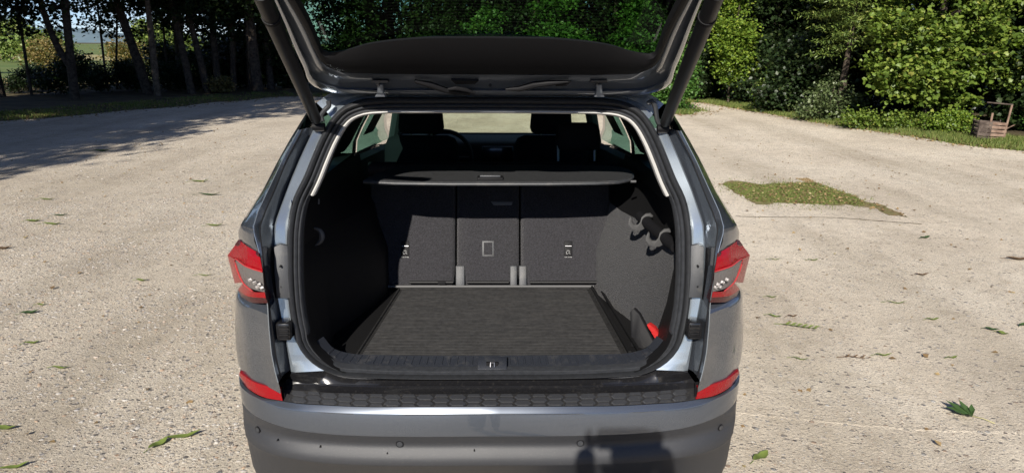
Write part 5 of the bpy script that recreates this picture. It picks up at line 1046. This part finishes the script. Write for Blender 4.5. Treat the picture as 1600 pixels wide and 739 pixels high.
def compound(px, v, L, ang_, m, label, nl=9, wl=.05, name='leaf_spray'):
    c = gnd(px, v); t = root(name, (c.x, c.y, 0), label, 'leaf', 'leaves lying on the car park'); t.rotation_euler = (0, 0, math.radians(ang_))
    MB().tube([V3(-L / 2, 0, .008), V3(0, .01, .016), V3(L / 2, 0, .010)], .0022, 6).build('stalk', m, t)
    for i in range(nl):
        x = -L / 2 * .55 + L * .95 * i / nl; s_ = 1 if i % 2 else -1; b = V3(x, 0, .013); tip = b + V3(wl * .75, s_ * wl * .55, .012)
        k_ = (tip - b).cross(V3(0, 0, 1)).normalized() * wl * .17; mid_ = b.lerp(tip, .5)
        MB().add([b, mid_ + k_ + V3(0, 0, .006), tip, mid_ - k_ + V3(0, 0, .006), mid_], [(0, 4, 1), (1, 4, 2), (2, 4, 3), (3, 4, 0)]).build('leaflet', m, t, smooth=False)
    return t
compound(1237, 511, .22, -24, GL, 'long green compound leaf right of the bumper corner', 12, .06)
compound(1329, 561, .16, -8, GB, 'dark brown curled leaf spray in the right middle', 7, .035)
# big palmate leaf
c = gnd(1508, 650); bl = root('maple_leaf', (c.x, c.y, 0), 'large dark green palmate leaf with its stalk at the bottom right', 'leaf', 'leaves lying on the car park'); bl.rotation_euler = (0, 0, math.radians(140))
for a_, L in ((-75, .07), (-42, .10), (-12, .13), (16, .125), (44, .10), (78, .065)):
    d = V3(math.cos(math.radians(a_)), math.sin(math.radians(a_)), 0); s2 = V3(-d.y, d.x, 0); w_ = L * .17; b = V3(-.03, 0, .012)
    MB().add([b, b + d * L * .3 + s2 * w_ * .7 + V3(0, 0, .012), b + d * L * .58 + s2 * w_ * 1.2 + V3(0, 0, .022), b + d * L + V3(0, 0, .03 + .01 * math.sin(a_)), b + d * L * .58 - s2 * w_ * 1.2 + V3(0, 0, .020), b + d * L * .3 - s2 * w_ * .7 + V3(0, 0, .012), b + d * L * .5 + V3(0, 0, .008)],
             [(0, 6, 1), (1, 6, 2), (2, 6, 3), (3, 6, 4), (4, 6, 5), (5, 6, 0)]).build('leaf_lobe', GD, bl, smooth=False)
MB().tube([V3(-.03, 0, .012), V3(-.08, .01, .018), V3(-.125, .0, .006)], [.002, .0022, .003], 6).build('stalk', mat('stalk', (.30, .27, .12), .6), bl)
# ---------------- slatted wooden bin
WOODD = two_tone('weathered_wood', (.045, .034, .029), (.10, .08, .066), 5, (40, .6)); WOODL = two_tone('brown_wood', (.12, .078, .058), (.20, .14, .105), 6, (40, .6))
b0 = gnd(1541, 219); bin_ = root('wooden_bin', (b0.x, b0.y, 0), 'weathered slatted wooden litter bin on the verge under the maple', 'bin'); bin_.rotation_euler = (0, math.radians(2), math.radians(-12)); bin_.scale = (.75, .75, .80)
def wd(name, c, size, m, rot=None): return MB().box(c, size, rot).build(name, m, bin_, bevel=.004, ang=40)
for i in range(5):
    z = .06 + i * .092
    wd('slat', (-.17, -.22, z), (.30, .022, .072), WOODD, Matrix.Rotation(rng.normal() * .01, 3, 'Y')); wd('slat', (.16, -.205, z), (.36, .022, .068), WOODL, Matrix.Rotation(rng.normal() * .015, 3, 'Y'))
    wd('slat', (-.325, 0, z), (.02, .42, .07), WOODD); wd('slat', (.345, 0, z), (.02, .42, .07), WOODL); wd('slat', (.0, .22, z), (.66, .02, .07), WOODD)
for x, y, h in ((-.31, -.2, .50), (.33, -.19, .92), (-.31, .2, .50), (.33, .2, .50)): wd('post', (x, y, h / 2), (.045, .045, h), WOODL if h > .6 else WOODD, Matrix.Rotation(.05 if h > .6 else 0, 3, 'Y'))
wd('post', (.10, .20, .33), (.05, .03, .66), WOODL)
wd('top_rail', (.06, -.19, .92), (.62, .05, .03), WOODD, Matrix.Rotation(.04, 3, 'Y'))
tw = MB().tube(resample([gnd(1572, 212) + V3(0, .1, .10), gnd(1590, 207) + V3(0, .1, .16), gnd(1640, 200) + V3(0, 0, .32)], 8), .012, 6).build('dead_branch', WOODL, None); tag(tw, 'bare dead branch leaning by the slatted bin at the right edge', 'branch')
# ================================================================ things in the boot
mt = root('boot_mat', (-.02, .62, FZ), 'dusty black ribbed rubber mat lying on the boot floor', 'mat')
MATM = dusty(mat('mat_rubber', (.017, .017, .0175), .72, 0, .08, 0, (260, .12), (60, .25)), 9, .05, (.30, .28, .25), .45, .8, stretch=(1, 10, 1))
a0, a1, b1, b0_ = atY(553, 552, .25), atY(983, 552, .25), atY(922, 450, 1.0), atY(624, 450, 1.0)
lx0, lx1, ux1, ux0 = a0.x + .02, a1.x + .02, b1.x + .02, b0_.x + .02
def mxy(u, t, z): x = (lx0 + (ux0 - lx0) * t) * (1 - u) + (lx1 + (ux1 - lx1) * t) * u; return V3(x, -.375 + .755 * t, z)
MB().plate([mxy(0, 0, .0), mxy(1, 0, .0), mxy(1, 1, .0), mxy(0, 1, .0)], (0, 0, .004)).build('mat_sheet', MATM, mt, smooth=False)
for k_ in range(52):
    t = .02 + .95 * k_ / 51
    for u0, u1 in ((.02, .98),):
        MB().add([mxy(u0, t - .0056, .004), mxy(u1, t - .0056, .004), mxy(u1, t + .0056, .004), mxy(u0, t + .0056, .004), mxy(u0, t - .0024, .0088), mxy(u1, t - .0024, .0088), mxy(u1, t + .0024, .0088), mxy(u0, t + .0024, .0088)], [(0, 1, 5, 4), (4, 5, 6, 7), (7, 6, 2, 3), (0, 4, 7, 3), (1, 2, 6, 5)]).build('mat_rib', MATM, mt, smooth=False)
for P_ in ((mxy(0, 0, .006), mxy(0, 1, .006)), (mxy(1, 0, .006), mxy(1, 1, .006)), (mxy(0, 1, .006), mxy(1, 1, .006))): MB().tube(P_, .005, 6).build('mat_rim', MATM, mt)
rd_ = MB().plate([atY(1010, 507, .33), atY(1014, 506, .33), atY(1022, 512, .33), atY(1028, 520, .325), atY(1031, 530, .32), atY(1029, 536, .32), atY(1022, 527, .33), atY(1014, 515, .33)], (.012, .02, 0)).build('red_cloth', REDCLOTH, None, bevel=.003); tag(rd_, 'folded bright red cloth tucked into the right side pocket of the boot', 'cloth')
# ================================================================ the photographer (behind the lens; the shadow on the bumper)
pr = root('person', (-.06, -2.335, 0), 'standing person in dark jacket and jeans holding a phone up in both hands', 'person')
def skinned(name, joints, edges, m, lvl=2):
    me = bpy.data.meshes.new(name); me.from_pydata([j[0] for j in joints], edges, []); o = bpy.data.objects.new(name, me); COL.objects.link(o)
    o.modifiers.new('skin', 'SKIN'); 
    for i, j_ in enumerate(joints): me.skin_vertices[0].data[i].radius = (j_[1], j_[2] if len(j_) > 2 else j_[1])
    me.skin_vertices[0].data[0].use_root = True
    q = o.modifiers.new('sub', 'SUBSURF'); q.levels = q.render_levels = lvl; dg = bpy.context.evaluated_depsgraph_get(); m2 = bpy.data.meshes.new_from_object(o.evaluated_get(dg)); bpy.data.objects.remove(o)
    m2.name = name; m2.shade_smooth(); m2.materials.clear(); m2.materials.append(m); ob = bpy.data.objects.new(name, m2); COL.objects.link(ob); ob.parent = pr; return ob
J = [((0, 0, .98), .155, .11), ((0, 0, 1.18), .14, .10), ((0, -.01, 1.40), .175, .11), ((0, 0, 1.53), .07, .07), ((0, .02, 1.62), .06, .065), ((0, .035, 1.70), .082, .098), ((0, .03, 1.80), .075, .092),
     ((.10, 0, .90), .095, .10), ((.12, .02, .50), .062, .068), ((.13, -.03, .10), .042, .045), ((.13, .10, .035), .042, .035), ((-.10, 0, .90), .095, .10), ((-.12, .02, .50), .062, .068), ((-.13, -.03, .10), .042, .045), ((-.13, .10, .035), .042, .035),
     ((.20, 0, 1.45), .062, .062), ((.27, .04, 1.24), .048, .05), ((.150, .155, 1.60), .034, .034), ((.130, .205, 1.71), .03, .036), ((-.20, 0, 1.45), .062, .062), ((-.28, .04, 1.26), .048, .05), ((-.135, .155, 1.60), .034, .034), ((-.115, .205, 1.71), .03, .036)]
skinned('body', J, [(0, 1), (1, 2), (2, 3), (3, 4), (4, 5), (5, 6), (0, 7), (7, 8), (8, 9), (9, 10), (0, 11), (11, 12), (12, 13), (13, 14), (2, 15), (15, 16), (16, 17), (17, 18), (2, 19), (19, 20), (20, 21), (21, 22)], SKIN)
skinned('jacket', [((0, 0, .92), .185, .135), ((0, 0, 1.18), .17, .125), ((0, -.01, 1.40), .20, .135), ((0, 0, 1.52), .085, .085), ((.215, 0, 1.46), .085, .085), ((.29, .04, 1.23), .080, .08), ((.165, .14, 1.57), .064, .064), ((-.215, 0, 1.46), .085, .085), ((-.30, .04, 1.25), .080, .08), ((-.150, .14, 1.57), .064, .064)],
        [(0, 1), (1, 2), (2, 3), (2, 4), (4, 5), (5, 6), (2, 7), (7, 8), (8, 9)], JACKET)
for s_ in (1, -1): skinned('trouser_leg', [((.09 * s_, 0, .98), .12, .125), ((.12 * s_, .02, .50), .085, .09), ((.13 * s_, -.02, .08), .07, .075)], [(0, 1), (1, 2)], JEANS); skinned('shoe', [((.13 * s_, -.06, .05), .05, .05), ((.13 * s_, .06, .045), .052, .045), ((.135 * s_, .16, .035), .042, .032)], [(0, 1), (1, 2)], BLACK)
skinned('hair', [((0, -.02, 1.73), .098, .10), ((0, 0, 1.81), .092, .105), ((0, .03, 1.85), .075, .085)], [(0, 1), (1, 2)], HAIR)
pr.scale = (1.0, 1.0, 1.03)
for s_ in (1, -1):
    MB().grid([[V3(s_ * .033, .108, 1.745) + V3(.013 * math.cos(a) * math.sin(b), .013 * math.cos(b), .010 * math.sin(a) * math.sin(b)) for a in np.linspace(0, 2 * math.pi, 9)] for b in np.linspace(0, math.pi / 2, 4)]).build('eye', WHITE, pr)
    MB().tube([V3(s_ * .088, .02, 1.70), V3(s_ * .096, .01, 1.74)], [.012, .018], 8).build('ear', SKIN, pr)
    hx_ = .118 if s_ > 0 else -.108
    for f in range(4):
        z = 1.700 + f * .016; bx_ = hx_ + s_ * .010
        skinned('finger', [((bx_, .19, z), .0085), ((bx_ - s_ * .006, .222 - .002 * f, z + .003), .008), ((bx_ - s_ * .020, .2345 - .001 * f, z + .003), .0070), ((bx_ - s_ * (.030 if f < 2 else .022), .2350, z + .003), .0066)], [(0, 1), (1, 2), (2, 3)], SKIN, 1)
    skinned('thumb', [((hx_, .175, 1.715), .011), ((hx_ - s_ * .018, .188, 1.745), .0095), ((hx_ - s_ * .036, .201, 1.768), .0085)], [(0, 1), (1, 2)], SKIN, 1)
MB().tube([V3(0, .125, 1.735), V3(0, .150, 1.705)], [.008, .014], 8).build('nose', SKIN, pr); MB().tube([V3(-.025, .123, 1.672), V3(0, .130, 1.670), V3(.025, .123, 1.672)], [.003, .006, .003], 8).build('mouth', mat('lips', (.42, .16, .14), .5), pr)
ph = rbox('phone', (-.055, -2.116, 1.780), (.165, .009, .078), .003, GLOSSB, None); tag(ph, 'black smartphone held sideways in both hands of the person', 'phone')
